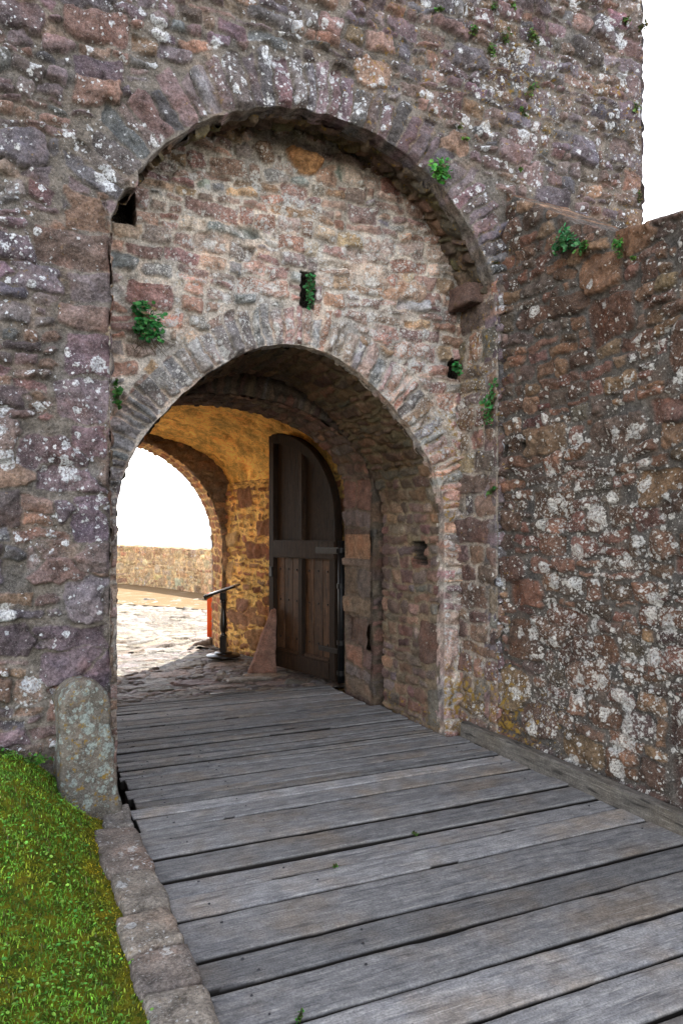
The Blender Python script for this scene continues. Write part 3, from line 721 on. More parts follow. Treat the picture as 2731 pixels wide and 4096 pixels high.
w = a.build('rampart_wall', M_RAMP); tag(w, 'dark brown rubble side wall covered in white lichen spots right of the bridge', 'wall')

# ================================================================== BRIDGE
bridge = empty('wooden_bridge', (1.95, 3.9, 0))
tag(bridge, 'weathered grey plank bridge leading through the gateway', 'bridge')
BO = Vector((-1.95,-3.9,0))
ys = [.35,.58,.80,1.00,1.22,1.45,1.70,1.93,2.175,2.42,2.625,2.93,3.145,3.30,3.54,3.70,3.92,4.11,4.26,4.45,4.60,4.79,4.98,5.17,5.39,5.57,5.80,6.06,6.31,6.54,6.78,6.97]
rg = random.Random(44)
_n = []
for a_, b_ in zip(ys, ys[1:]):
    _n.append(a_)
    if a_ > 4.2 and b_-a_ > .17 and rg.random() < .72: _n.append(a_+(b_-a_)*rg.uniform(.4,.6))
ys = _n+[ys[-1]]
Vl=[];Fl=[];Cl=[];Ml=[]; nb=0
rs = np.random.RandomState(12)
for i in range(len(ys)-1):
    y0, y1 = ys[i], ys[i+1]
    if i > 20: y1 = y1
    gp = rg.choice([.010,.015,.020,.026]) if y0 < 5 else rg.uniform(.008,.016)
    xa = .618+rg.uniform(-.006,.006) if y0 < 3.9 else (.635+rg.uniform(-.01,.02)); xb = 3.262+rg.uniform(-.012,.01)
    if y0 > 4.15: xa = .66+rg.uniform(-.015,.015); xb = 3.22
    if y0 > 4.68: xb = 3.125
    if y0 > 5.9: xb = 3.05
    z0 = rg.gauss(0,.004); wear = rg.uniform(.3,1.0)
    nx = int((xb-xa)/.016)+2; xs = np.linspace(xa, xb, nx)
    w0 = y0+gp/2; w1 = y1-gp/2
    cr = np.array([0,.0,.006,.018,.05,.25,.5,.75,.95]); 
    offs = [(0,-.06),(0,-.014),(.003,-.004),(.014,0)]
    prof = [(w0+o, z) for o,z in offs] + [(w0+(w1-w0)*t, 0) for t in np.linspace(.12,.88,9)] + [(w1-o, z) for o,z in offs[::-1]]
    pr = np.array(prof); npz = len(pr)
    X, K = np.meshgrid(xs, np.arange(npz), indexing='ij')
    Yp = pr[K,0]; Zp = pr[K,1]
    skew = rg.uniform(-.006,.006) - .028
    edge = np.where(K < npz/2, -1, 1)
    ragl = .003*pnoise(X*2.2, K*0+i*7.1+edge*3, 31) + .0035*pnoise(X*9, K*0+i*3.3+edge*5, 32)*wear
    frac = np.clip((Yp-w0)/(w1-w0), 0, 1); inw = np.abs(frac-.5)*2
    Y = Yp + ragl*inw + (X-1.95)*skew*.6 + .004*pnoise(X*.9, X*0+i, 33)
    chip = np.maximum(0, pnoise(X*3.1, K*0+i*1.7+edge*9, 35)-.45)*.02*wear*(inw > .85)
    g = pnoise(X*1.2+i*13, Yp*55, 36)*.0022*wear + .004*pnoise(X*.8, X*0+i*2.2, 37) - .0035*(1-inw)*rg.random()
    Z = Zp + z0 + g - chip
    Vp = np.stack([X-1.95, Y-3.9, Z], -1).reshape(-1,3)
    idx = np.arange(nx*npz).reshape(nx,npz)
    Fq = np.stack([idx[:-1,:-1], idx[1:,:-1], idx[1:,1:], idx[:-1,1:]], -1).reshape(-1,4)
    # end caps as strips
    capF = []
    for e in (0, nx-1):
        for k in range(npz//2): 
            if npz-2-k > k: capF.append([idx[e,k], idx[e,k+1], idx[e,npz-2-k], idx[e,npz-1-k]])
    Fq = np.concatenate([Fq, np.array(capF)])
    Vl.append(Vp); Fl.append(Fq+nb); nb += len(Vp); Ml.append(np.zeros(len(Fq),int))
    cA = np.array([rg.uniform(.1,.95), rg.random(), rg.random(), 1.0])
    if y0 > 4.2: cA[0] *= .62
    Cl.append(np.tile(cA, (len(Vp),1))); Cl[-1][:,3] = np.where(Vp[:,2]-z0 < -.007, 0.0, 1.0)  # alpha marks plank sides, where gap shade is painted in
    # nail heads
    for xn in ([xa+.18, xa+.62, xb-.16] if y1-y0 < .26 else [xa+.2, xb-.2]):
        for fy in ((.25,.75) if rg.random() < .5 else (rg.uniform(.3,.7),)):
            if rg.random() < .35: continue
            cx = xn+rg.uniform(-.05,.05)-1.95; cy = w0+(w1-w0)*fy+(xn-1.95)*skew*.6-3.9; r_ = rg.uniform(.0045,.008)
            ring_ = [(cx+r_*math.cos(q), cy+r_*math.sin(q), .0015+z0) for q in np.linspace(0,2*math.pi,9)[:-1]] + [(cx+r_*.8*math.cos(q), cy+r_*.8*math.sin(q), .0058+z0) for q in np.linspace(0,2*math.pi,9)[:-1]]
            ff = [[nb+k, nb+(k+1)%8, nb+8+(k+1)%8, nb+8+k] for k in range(8)] + [[nb+8,nb+9,nb+10,nb+11],[nb+8,nb+11,nb+12,nb+15],[nb+12,nb+13,nb+14,nb+15]]
            Vl.append(np.array(ring_)); Fl.append(np.array(ff)); Ml.append(np.ones(len(ff),int)); Cl.append(np.tile([.5,.5,.5,1],(16,1))); nb += 16
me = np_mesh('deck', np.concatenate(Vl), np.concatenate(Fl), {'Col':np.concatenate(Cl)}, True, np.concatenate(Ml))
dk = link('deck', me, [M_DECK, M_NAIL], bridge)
# edge board standing along the right wall
def long_board(name, p0, p1, half_t, hgt0, hgt1, seed, mat, parent, origin):
    n = 140; prof = [(-1,0),(-1,.9),(-.75,1.0),(.6,1.0),(1,.93),(1,0)]
    V=[];F=[]
    d = (p1-p0).normalized(); sd = Vector((d.y,-d.x,0))
    for i in range(n):
        t = i/(n-1); c = p0.lerp(p1,t); hg = hgt0+(hgt1-hgt0)*t
        for k,(a_,b_) in enumerate(prof):
            nz = mnoise.noise(Vector((t*9+seed, k*1.7, 0)))*.006 + mnoise.noise(Vector((t*45+seed, k*2.7, 0)))*.0025
            V.append(c + sd*(a_*half_t+nz) + Vector((0,0,b_*hg + nz*1.6*(b_>.5))) - origin)
    m = len(prof)
    for i in range(n-1):
        for k in range(m):
            F.append([i*m+k, i*m+(k+1)%m, (i+1)*m+(k+1)%m, (i+1)*m+k])
    for e in (0,n-1): F += [[e*m,e*m+1,e*m+2,e*m+3],[e*m,e*m+3,e*m+4,e*m+5]]
    me = np_mesh(name, np.array([tuple(v) for v in V]), np.array(F), {'Col':np.tile([.5,.3,.7,1],(len(V),1))}, False)
    return link(name, me, mat, parent)
long_board('edge_board', Vector((3.262,4.72,-.005)), Vector((3.27,.35,-.01)), .042, .125, .115, 2, M_BOARD, bridge, Vector((1.95,3.9,0)))
# bearers under the planks
for xx in (.9, 1.95, 3.0):
    bm = bmesh.new(); bmesh.ops.create_cube(bm, size=1)
    for v in bm.verts: v.co = (xx-1.95+v.co.x*.16, v.co.y*6.4-.25, -.16+v.co.z*.18)
    o = bm_obj('bearer', bm, M_BOARD, bridge)

# threshold strip
bm = bmesh.new(); bmesh.ops.create_cube(bm, size=1); bmesh.ops.bevel(bm, geom=bm.edges[:], offset=.1, segments=1, affect='EDGES')
for v in bm.verts: v.co = Vector((v.co.x*.46, v.co.y*.035, v.co.z*.014))
ts = bm_obj('metal_strip', bm, M_GREYMETAL); ts.location = (2.02, 6.955, .016); ts.rotation_euler = (0, R(1.2), R(1.5))
tag(ts, 'thin worn metal bar lying at the edge of planks and cobbles', 'metal strip')

# ================================================================== KERB
kerb = empty('stone_kerb', (.52, 3.0, 0)); tag(kerb, 'low lichen stained stone kerb between the grass and the wooden bridge', 'kerb')
ky = [4.24,3.93,3.69,3.35,2.99,2.71,2.45,2.12,1.75,1.42,1.05,.7]
rg = random.Random(3)
for i in range(len(ky)-1):
    y0, y1 = ky[i+1], ky[i]; hw = .5*rg.uniform(.20,.225) if i > 0 else .075
    cl = rg.choice([(.26,.225,.185),(.22,.195,.17),(.29,.25,.205),(.24,.20,.17)])
    o = link('kerb_block', rock_mesh('kerb_block', (hw,(y1-y0)/2-.003,.14), 20+i, 11, .22, .011, None, cl, .42, .10, freq=9), M_RECESS, kerb)
    o.location = (.606-hw+rg.uniform(-.006,.004)-.52, (y0+y1)/2-3.0, -.075+rg.uniform(-.008,.008)); o.rotation_euler = (rg.gauss(0,.015), rg.gauss(0,.03), rg.gauss(0,.03))

# ================================================================== GROUND, TURF, COURTYARD, SEA
def flat(name, x0, x1, y0, y1, z, mat, kind='structure'):
    bm = bmesh.new(); vs = [bm.verts.new((x,y,z)) for x,y in ((x0,y0),(x1,y0),(x1,y1),(x0,y1))]; bm.faces.new(vs)
    o = bm_obj(name, bm, mat); o['kind'] = kind; return o
flat('ground', -60, 60, -50, 31, -.42, M_DIRT)
def turf_z(X, Y):
    return .040 + .34*sstep(2.3,4.3,Y)*sstep(.50,-.05,X) + .10*sstep(.45,-.7,X) + .018*pnoise(X*3,Y*3,201) + .008*pnoise(X*10,Y*10,202) - .06*sstep(.44,.56,X)
def turf_edge(Y): return .418 + .040*pnoise(Y*2.3, Y*0+.5, 203) + .045*pnoise(Y*9, Y*0+.5, 204)
gx, gy = np.meshgrid(np.linspace(-5,.56,230), np.linspace(.2,4.36,170), indexing='ij')
gz = turf_z(gx,gy) - .012
tm = NT('mossy_turf_soil'); pp = tm.pos(); n_ = tm.noise(pp, 16, 8, .65)
cc = tm.mix(tm.ss(n_, .40, .6), (.07,.11,.014,1), (.25,.24,.018,1)); cc = tm.mix(tm.ss(tm.noise(pp,60,4,.6),.5,.62), cc, (.19,.16,.02,1)); tm.bump(tm.noise(pp,140,6,.7), 1, .02)
M_TURF = tm.fin(cc, .95, .1)
idx = np.arange(gx.size).reshape(gx.shape)
o = link('turf', np_mesh('turf', np.stack([gx,gy,gz],-1).reshape(-1,3), np.stack([idx[:-1,:-1],idx[1:,:-1],idx[1:,1:],idx[:-1,1:]],-1).reshape(-1,4)), M_TURF); o['kind']='structure'

rs = np.random.RandomState(5)
def tufts():
    V=[];F3=[];C=[]
    n = 62000
    X = rs.uniform(-1.5,.50,n); Y = 1.0+3.36*rs.rand(n)
    keep = (X < turf_edge(Y)+.012); X=X[keep]; Y=Y[keep]; n=len(X)
    Z = turf_z(X,Y)-.012
    moss = np.clip(sstep(-.13,.02,X-turf_edge(Y)) + .35*(pnoise(X*4,Y*4,210)>.28) + .30*pnoise(X*9,Y*9,211),0,1)
    hgt = (.008+.013*rs.rand(n))*(1-.6*moss); tall = rs.rand(n) < .035; hgt = np.where(tall, hgt*rs.uniform(1.6,2.6,n), hgt); wid = (.0014+.0022*rs.rand(n))
    an = rs.uniform(0,2*math.pi,n); lean = rs.uniform(.15,1.0,n)
    ta = rs.uniform(0,2*math.pi,n)
    dx, dy = np.cos(an), np.sin(an); px, py = -dy, dx
    base = np.stack([X,Y,Z],-1); sid = np.stack([px,py,0*px],-1)*wid[:,None]; out = np.stack([dx,dy,0*dx],-1)
    v0 = base-sid; v1 = base+sid
    mid = base + out*(lean*hgt*.35)[:,None] + np.array([0,0,1])*(hgt*.62)[:,None]
    tip = base + out*(lean*hgt*1.0)[:,None] + np.array([0,0,1])*(hgt*(1-.3*lean))[:,None]
    v2 = mid-sid*.8; v3 = mid+sid*.8
    Vb = np.stack([v0,v1,v2,v3,tip],1).reshape(-1,3); k = np.arange(n)*5
    Fb = np.concatenate([np.stack([k,k+1,k+3],-1),np.stack([k,k+3,k+2],-1),np.stack([k+2,k+3,k+4],-1)])
    g = np.array([.15,.325,.034]); y_ = np.array([.46,.35,.02]); d = np.array([.16,.15,.045])
    col = g*(1-moss[:,None]) + y_*moss[:,None]
    dry = (rs.rand(n) < .06) | (tall & (rs.rand(n) < .4)); col[dry] = d
    col = col*np.exp(rs.normal(0,.45,n))[:,None]*np.clip(1+.5*fbm(X*7,Y*7,230,4),.4,1.5)[:,None]
    Cb = np.repeat(np.concatenate([col,np.ones((n,1))],1),5,0)
    # little round herb leaves
    m = 15000
    X = rs.uniform(-1.4,.46,m); Y = 1.0+3.3*rs.rand(m); dens = pnoise(X*5,Y*5,220)
    kp = (X < turf_edge(Y)-.01) & (dens > -.12-.3*rs.rand(m)) & ~((X > turf_edge(Y)-.10) & (rs.rand(m) < .7)); X=X[kp];Y=Y[kp]; m=len(X)
    Z = turf_z(X,Y)+.004+.016*rs.rand(m); r = .003+.0055*rs.rand(m)
    nrm = np.stack([rs.normal(0,.45,m), rs.normal(0,.45,m), np.ones(m)],-1); nrm /= np.linalg.norm(nrm,axis=1)[:,None]
    t1 = np.cross(nrm, np.array([.3,1,.1])); t1 /= np.linalg.norm(t1,axis=1)[:,None]; t2 = np.cross(nrm,t1)
    ctr = np.stack([X,Y,Z],-1); vs=[ctr - nrm*(r*.25)[:,None]]
    ph = rs.uniform(0,6.28,m); el = rs.uniform(.55,1,m)
    for q in range(6):
        a_ = ph+q*math.pi/3; vs.append(ctr + t1*(r*np.cos(a_))[:,None] + t2*(r*el*np.sin(a_))[:,None])
    Vc = np.stack(vs,1).reshape(-1,3); k = np.arange(m)*7
    Fc = np.concatenate([np.stack([k,k+1+q,k+1+(q+1)%6],-1) for q in range(6)])
    cc = np.array([.155,.36,.05])*np.exp(rs.normal(0,.35,m))[:,None]; cc[:,0] *= rs.uniform(.6,1.4,m)
    Cc = np.repeat(np.concatenate([cc,np.ones((m,1))],1),7,0)
    return np.concatenate([Vb,Vc]), np.concatenate([Fb,Fc+len(Vb)]), np.concatenate([Cb,Cc])
V_,F_,C_ = tufts()
o = link('grass', np_mesh('grass', V_, F_, {'Col':C_}, False), M_GRASS); tag(o, 'short mossy green turf with small round leaves beside the kerb', 'grass', kind='stuff')

# floor of the passage: rough setts, then crazy paving in the sun
PAL_SETT = [(.20,.18,.165),(.25,.22,.19),(.17,.155,.145),(.29,.25,.21),(.22,.18,.15)]
PAL_FLAG = scl([(.36,.31,.235),(.40,.35,.28),(.33,.28,.21),(.43,.385,.315),(.38,.315,.23)], .64)
st = rubble(-1.0, 3.6, 6.9, 10.2, 301, hr=(.07,.17), wr=(.08,.26), split=.35, big=.06, rot=.2, gap=(.006,.018), hgt=(.006,.028))
P,F,C,Mk,_ = sheet(-.9, 3.5, 6.94, 10.05, .013, st, 302, PAL_SETT, (.11,.095,.08), lambda u,v,h:(u, v, h-.030), warp=(.12,.04,.01), relief=.6)
far = sstep(8.1, 10.0, P[:,1] + .35*(2.2-P[:,0]) + .35*fbm(P[:,0]*1.5,P[:,1]*1.5,303,3))[:,None]
C[:,:3] = C[:,:3]*(1-far) + far*np.clip(C[:,:3]*.95+.01,0,.5)
M_PAVE = stone_mat('paving_stone', contrast=.7, speck=.4, gloss=.62)
a = Acc(); a.add(P,F,C,Mk)
def flags(u0,u1,v0,v1,seed):
    rg = random.Random(seed); out=[]; v=v0
    while v < v1:
        H = rg.uniform(.22,.40); u=u0-rg.uniform(0,.4)
        while u < u1:
            W = rg.uniform(.25,.62); out.append(stone(u+W/2, v+H/2+rg.uniform(-.06,.06), W/2-.004, H/2-.004, rg.uniform(-.45,.45), rg.uniform(-.02,.04), rg.uniform(-.4,.4), rg.uniform(.1,.35), rg.uniform(.004,.012))); u+=W
        v+=H
    return out
st = flags(-1.5, 7, 9.8, 18.2, 304)
# a swirl of small cobbles let into the flags
swirl = [(3.15+1.1*math.cos(t)*(1-.12*t), 13.4+1.9*math.sin(t)*(1-.10*t)) for t in np.linspace(1.6, 5.6, 60)]
st = [s for s in st if min((s[0]-x)**2+(s[1]-y)**2 for x,y in swirl) > .2**2]
rg = random.Random(6)
for (x,y) in swirl:
    for k in range(-2,3):
        st.append(stone(x+k*.075+rg.uniform(-.02,.02), y+k*.03+rg.uniform(-.03,.03), .03, .024, rg.uniform(-1,1), .03, 0, .8, rg.uniform(.008,.02), 2))
P,F,C,Mk,_ = sheet(-1.4, 6.6, 10.03, 18.1, .026, st, 305, PAL_FLAG, (.085,.065,.045), lambda u,v,h:(u, v, h-.016), warp=(.06,.03,.008))
a.add(P,F,C,Mk)
o = a.build('courtyard_paving', M_PAVE); o['kind']='structure'
t = NT('courtyard_flags'); p = t.pos(); wv = t.vadd(p, t.noise(p,3,3,.5,out=1), .12)
ve = t.vor(wv, 2.6, 'DISTANCE_TO_EDGE'); vc = t.vor(wv, 2.6)
cc = t.mix(t.sep(vc.outputs['Color'])[0], (.21,.175,.125,1), (.27,.24,.19,1)); cc = t.mix(t.ss(ve.outputs['Distance'], .03,.06), (.09,.07,.05,1), cc)
M_CY = t.fin(cc, .8, .3)
flat('courtyard', -30, 40, 7.0, 31, -.055, M_CY)
t = NT('gravel_path'); p = t.pos(); n1 = t.noise(p,45,6,.7); n2 = t.noise(p,2.0,4,.6)
cc = t.mix(t.lin(n1,.3,.7), (.16,.10,.05,1), (.26,.18,.095,1)); cc = t.mix(t.math('MULTIPLY',t.ss(n2,.5,.7),.5), cc, (.36,.29,.2,1)); t.bump(n1,.8,.02)
M_SAND = t.fin(cc, .95, .1)
bm = bmesh.new()
inner = [(-9,23.5),(-3,20.8),(.5,18.6),(2.3,17.2),(3.1,16.0),(3.9,14.7),(4.5,12.5),(4.8,10.5)]
PW = [(-16,30.0),(-9,29.2),(-3,27.6),(1.0,26.0),(2.6,25.0),(3.5,23.6),(4.2,21.4),(4.8,18.8),(5.4,15.8),(5.8,12.5),(6.1,9.6)]
outer = [(-9,29.2),(-3,27.6),(1.0,26.0),(3.5,23.6),(4.2,21.4),(4.9,18.5),(5.4,15.8),(6.0,10.5)]
ri = random.Random(2)
vi = [bm.verts.new((x+ri.uniform(-.08,.08),y,.001)) for x,y in inner]; vo = [bm.verts.new((x+.1,y,.001)) for x,y in outer]
for k in range(len(vi)-1): bm.faces.new((vi[k],vi[k+1],vo[k+1],vo[k]))
o = bm_obj('path', bm, M_SAND); o['kind']='structure'

# parapet wall around the terrace
pw = np.array(PW[::-1], float); sp = np.concatenate([[0],np.cumsum(np.hypot(*(pw[1:]-pw[:-1]).T))]); LP = sp[-1]
ss_ = np.linspace(0,LP,400); px_ = np.interp(ss_,sp,pw[:,0]); py_ = np.interp(ss_,sp,pw[:,1])
for _ in range(12):
    px_[1:-1] = (px_[:-2]+2*px_[1:-1]+px_[2:])/4; py_[1:-1] = (py_[:-2]+2*py_[1:-1]+py_[2:])/4
tx_ = np.gradient(px_); ty_ = np.gradient(py_); tl = np.hypot(tx_,ty_); nx_, ny_ = -ty_/tl, tx_/tl      # to the left = towards the courtyard
def par_map(side):
    def f(u,v,h):
        x=np.interp(u,ss_,px_); y=np.interp(u,ss_,py_); nx=np.interp(u,ss_,nx_); ny=np.interp(u,ss_,ny_); o_ = h if side>0 else -.5-h
        return (x+nx*o_, y+ny*o_, v)
    return f
ptop = lambda U: np.interp(U,[0,8,14,20,60],[1.12,1.18,1.24,1.33,1.40])
st = rubble(0, LP, -.2, 1.6, 401, hr=(.08,.20), wr=(.14,.42), split=.3, big=.06)
P,F,C,Mk,_ = sheet(0, LP, -.1, 1.5, .024, st, 402, [(.38,.25,.135),(.45,.31,.17),(.33,.20,.11),(.50,.37,.21),(.40,.31,.20)], (.54,.38,.20), par_map(1),
    lambda U,V,SO,own,rg: ptop(U)+.02*pnoise(U*3,V*0+.3,9)+.012*pnoise(U*9,V*0+.3,10)-V, lip=.5, lich=lambda U,V:.32+.2*pnoise(U,V,7), yel=.2)
a = Acc(); a.add(P,F,C,Mk)
P,F,C,Mk,_ = sheet(0, LP, -.1, 1.5, .06, st, 403, [(.34,.24,.15),(.30,.20,.13)], (.4,.3,.2), par_map(-1), lambda U,V,SO,own,rg: ptop(U)-V); a.add(P,F,C,Mk)
w = a.build('parapet_wall', M_RECESS); tag(w, 'low tan stone parapet beyond the gateway in front of the sea', 'wall')

t = NT('sea_water'); p = t.pos(); n1 = t.noise(t.mapv(p,(1,1,1)), .25, 8, .65); t.bump(n1, .6, 1.2)
M_SEA = t.fin((.215,.222,.224,1), .8, .0)
flat('sea', -30000, 30000, 34, 45000, -32, M_SEA)

# ================================================================== DOOR
H0 = Vector((3.17, 6.92, .035)); F0 = Vector((2.865, 8.20, .035))
ax = (F0-H0); W = ax.length; ang = math.atan2(ax.y, ax.x)
door = empty('wooden_door', H0, ang)
tag(door, 'dark arched door leaf with four panels standing open against the right passage wall', 'door')
# local: x hinge -> free edge, y+ = visible (left) face, z up
ZS, ZR = 1.72, 1.06
def arch(x): return ZS + ZR*math.sqrt(max(0, 1-((W-x)/W)**2)) if x > 0 else ZS
def slab(name, poly, y0, y1, mat, parent=door, bev=.011, tone=None):
    bm = bmesh.new(); a_ = [bm.verts.new((x,y0,z)) for x,z in poly]; b_ = [bm.verts.new((x,y1,z)) for x,z in poly]; n = len(poly)
    bm.faces.new(a_); bm.faces.new(b_[::-1])
    for i in range(n): bm.faces.new((a_[i],a_[(i+1)%n],b_[(i+1)%n],b_[i]))
    bmesh.ops.recalc_face_normals(bm, faces=bm.faces[:])
    es = [e for e in bm.edges if abs(e.verts[0].co.y-y1) < 1e-6 and abs(e.verts[1].co.y-y1) < 1e-6]
    if bev: bmesh.ops.bevel(bm, geom=es, offset=bev, segments=2, affect='EDGES')
    o = bm_obj(name, bm, mat, parent); nn = len(o.data.vertices)
    tn = tone if tone is not None else random.random()
    at = o.data.attributes.new('Col','FLOAT_COLOR','POINT'); at.data.foreach_set('color', np.tile(np.array([tn,random.random(),random.random(),1],np.float32),nn))
    return o
def box(name, x0,x1,z0,z1,y0,y1,mat,parent=door,bev=.011): return slab(name, [(x0,z0),(x1,z0),(x1,z1),(x0,z1)], y0, y1, mat, parent, bev)
TH = .045
sw = .115
muntx = W*.50
def arcpts(off, x0, x1, n=22):
    out=[]
    for i in range(n+1):
        x = x0+(x1-x0)*i/n; k = max(0,1-((W-x)/(W-off))**2); out.append((x, ZS+(ZR-off)*math.sqrt(k)))
    return out
box('stile', W-sw, W, .0, arch(W-sw)-.002, -TH, TH, M_DOOR)
box('stile', 0.0, sw, .0, ZS+.02, -TH, TH, M_DOOR)
band = []
for i in range(31):
    tt = i/30*math.pi/2; band.append((W-W*math.cos(tt), ZS+ZR*math.sin(tt)))
inn = []
for i in range(31):
    tt = (1-i/30)*math.pi/2; inn.append((W-(W-.125)*math.cos(tt), ZS+(ZR-.125)*math.sin(tt)))
bn = [p for p in band if p[0] <= W-.0]; 
slab('arch_rail', band+inn, -TH, TH+.004, M_DOOR)
box('rail', sw, W-sw, .0, .19, -TH, TH-.003, M_DOOR); 
box('rail', 0, W-sw, 1.295, 1.50, -TH, TH+.012, M_DOOR)
box('muntin', muntx-.045, muntx+.045, .19, 1.295, -TH, TH-.004, M_DOOR)
box('muntin', muntx-.04, muntx+.04, 1.50, ZS+(ZR-.125)*math.sqrt(1-((W-muntx)/(W-.125))**2)+.03, -TH, TH-.004, M_DOOR)
def up_panel(x0,x1):
    top=[]
    for i in range(13):
        x = x1+(x0-x1)*i/12; k=max(0,1-((W-x)/(W-.10))**2); top.append((x, ZS+(ZR-.10)*math.sqrt(k)))
    return [(x0,1.49),(x1,1.49)]+top
slab('panel', up_panel(muntx+.035, W-sw+.01), -.022, -.010, M_DOOR, bev=0, tone=.3)
slab('panel', up_panel(sw+.003, muntx-.035), -.022, -.010, M_DOOR, bev=0, tone=.2)
for (x0,x1) in ((muntx+.04, W-sw+.005),(sw-.005, muntx-.04)):      # lower panels, each of three boards
    bm = bmesh.new(); n=3; ww=(x1-x0)/n
    for k in range(n):
        r_ = bmesh.ops.create_cube(bm, size=1)['verts']
        for v in r_: v.co = Vector((x0+ww*(k+.5)+v.co.x*(ww-.008), -.010+v.co.y*.018, .735+v.co.z*1.13))
    bmesh.ops.bevel(bm, geom=bm.edges[:], offset=.004, segments=1, affect='EDGES')
    o = bm_obj('panel', bm, M_PANEL, door); nn=len(o.data.vertices); xs = np.array([v.co.x for v in o.data.vertices]); bi=np.floor((xs-x0)/ww).clip(0,2)
    at=o.data.attributes.new('Col','FLOAT_COLOR','POINT'); at.data.foreach_set('color', np.stack([.35+.3*np.sin(bi*4+x0*9), .1+.3*bi, .2+.2*bi, np.ones(nn)],-1).astype(np.float32).ravel())
    o['label'] = 'brown boarded lower panel'
    for zz in (.36,.80,1.16):
        for k in range(n):
            bm = bmesh.new(); bmesh.ops.create_uvsphere(bm, u_segments=8, v_segments=5, radius=.013)
            for v in bm.verts: v.co.y *= .5
            s_ = bm_obj('stud', bm, M_IRON, door, True); s_.location = (x0+ww*(k+.5), .002, zz)
    # bottom weather mould of each panel
    bm = bmesh.new(); r_ = bmesh.ops.create_cube(bm,size=1)['verts']
    for v in r_: v.co = Vector(((x0+x1)/2+v.co.x*(x1-x0-.02), .012+v.co.y*.035, .205+v.co.z*.05)); 
    bmesh.ops.bevel(bm, geom=bm.edges[:], offset=.012, segments=2, affect='EDGES')
    bm_obj('moulding', bm, M_PANEL, door)
# closing board behind panels, iron strap, hinge post, lock
box('back_board', .02, W-.02, .02, ZS, -.030, -.016, M_DOOR, bev=0)
st_ = box('hinge_strap', -.06, .34, 1.36, 1.43, TH+.012, TH+.024, M_IRON)
box('hinge_strap', -.06, .30, .30, .36, TH, TH+.012, M_IRON)
bm = bmesh.new(); bmesh.ops.create_cone(bm, cap_ends=True, segments=20, radius1=.040, radius2=.038, depth=1.50)
o = bm_obj('hinge_post', bm, M_IRON, door, True); o.location = (-.06, .01, .75)
for zz in (.10,.42,1.02,1.40):
    bm = bmesh.new(); bmesh.ops.create_cone(bm, cap_ends=True, segments=20, radius1=.050, radius2=.050, depth=.05); o = bm_obj('collar', bm, M_IRON, door, False); o.location = (-.06,.01,zz)
bm = bmesh.new(); bmesh.ops.create_cube(bm,size=1)
for v in bm.verts: v.co = Vector((v.co.x*.07, v.co.y*.02, v.co.z*.12))
bmesh.ops.bevel(bm, geom=bm.edges[:], offset=.006, segments=1, affect='EDGES')
o = bm_obj('lock_plate', bm, M_IRON, door); o.location = (W-.06, TH+.006, 1.12)

# ================================================================== LECTERN
lec = empty('information_lectern', (2.50, 9.05, 0), R(-24.8))
tag(lec, 'information lectern with tilted panel on a dark turned post and round base', 'lectern')
def lathe(name, prof, mat, parent, seg=28):
    bm = bmesh.new(); rings=[]
    for r_,z in prof: rings.append([bm.verts.new((r_*math.cos(q),r_*math.sin(q),z)) for q in np.linspace(0,2*math.pi,seg+1)[:-1]])
    for a_,b_ in zip(rings,rings[1:]):
        for k in range(seg): bm.faces.new((a_[k],a_[(k+1)%seg],b_[(k+1)%seg],b_[k]))
    bm.faces.new(rings[0][::-1]); bm.faces.new(rings[-1])
    return bm_obj(name, bm, mat, parent, True)
lathe('base', [(.20,.012),(.218,.022),(.222,.034),(.212,.046),(.12,.048),(.118,.062),(.108,.078),(.06,.08)], M_POST, lec)
bm = bmesh.new(); bmesh.ops.create_cube(bm,size=1); 
for v in bm.verts: v.co = Vector((v.co.x*.082,v.co.y*.082,.18+v.co.z*.20))
bmesh.ops.bevel(bm, geom=bm.edges[:], offset=.006, segments=2, affect='EDGES')
bm_obj('block', bm, M_POST, lec)
bm = bmesh.new(); bmesh.ops.create_cube(bm,size=1)
for v in bm.verts: v.co = Vector((v.co.x*.08,v.co.y*.08,.80+v.co.z*.09))
bmesh.ops.bevel(bm, geom=bm.edges[:], offset=.006, segments=2, affect='EDGES')
bm_obj('block', bm, M_POST, lec)
lathe('post', [(.036,.275),(.042,.29),(.03,.31),(.026,.33),(.040,.36),(.047,.42),(.044,.50),(.032,.60),(.026,.66),(.036,.68),(.028,.70),(.040,.725),(.034,.76)], M_POST, lec)
bm = bmesh.new(); bmesh.ops.create_cube(bm,size=1); bmesh.ops.bevel(bm, geom=bm.edges[:], offset=.08, segments=1, affect='EDGES')
for v in bm.verts: v.co = Vector((v.co.x*.40,v.co.y*.52,v.co.z*.026))
tl = bm_obj('panel', bm, M_POST, lec); tl.location=(0,0,.875); tl.rotation_euler=(0,R(-19),0)
bm = bmesh.new(); bmesh.ops.create_cube(bm,size=1)
for v in bm.verts: v.co = Vector((v.co.x*.36,v.co.y*.48,.0175+v.co.z*.009))
bm_obj('glazing', bm, M_WHITE, tl)
bm = bmesh.new(); bmesh.ops.create_cube(bm,size=1)
for v in bm.verts: v.co = Vector((-.205+v.co.x*.018,v.co.y*.52,-.005+v.co.z*.06))
bm_obj('ledge', bm, M_POST, tl)

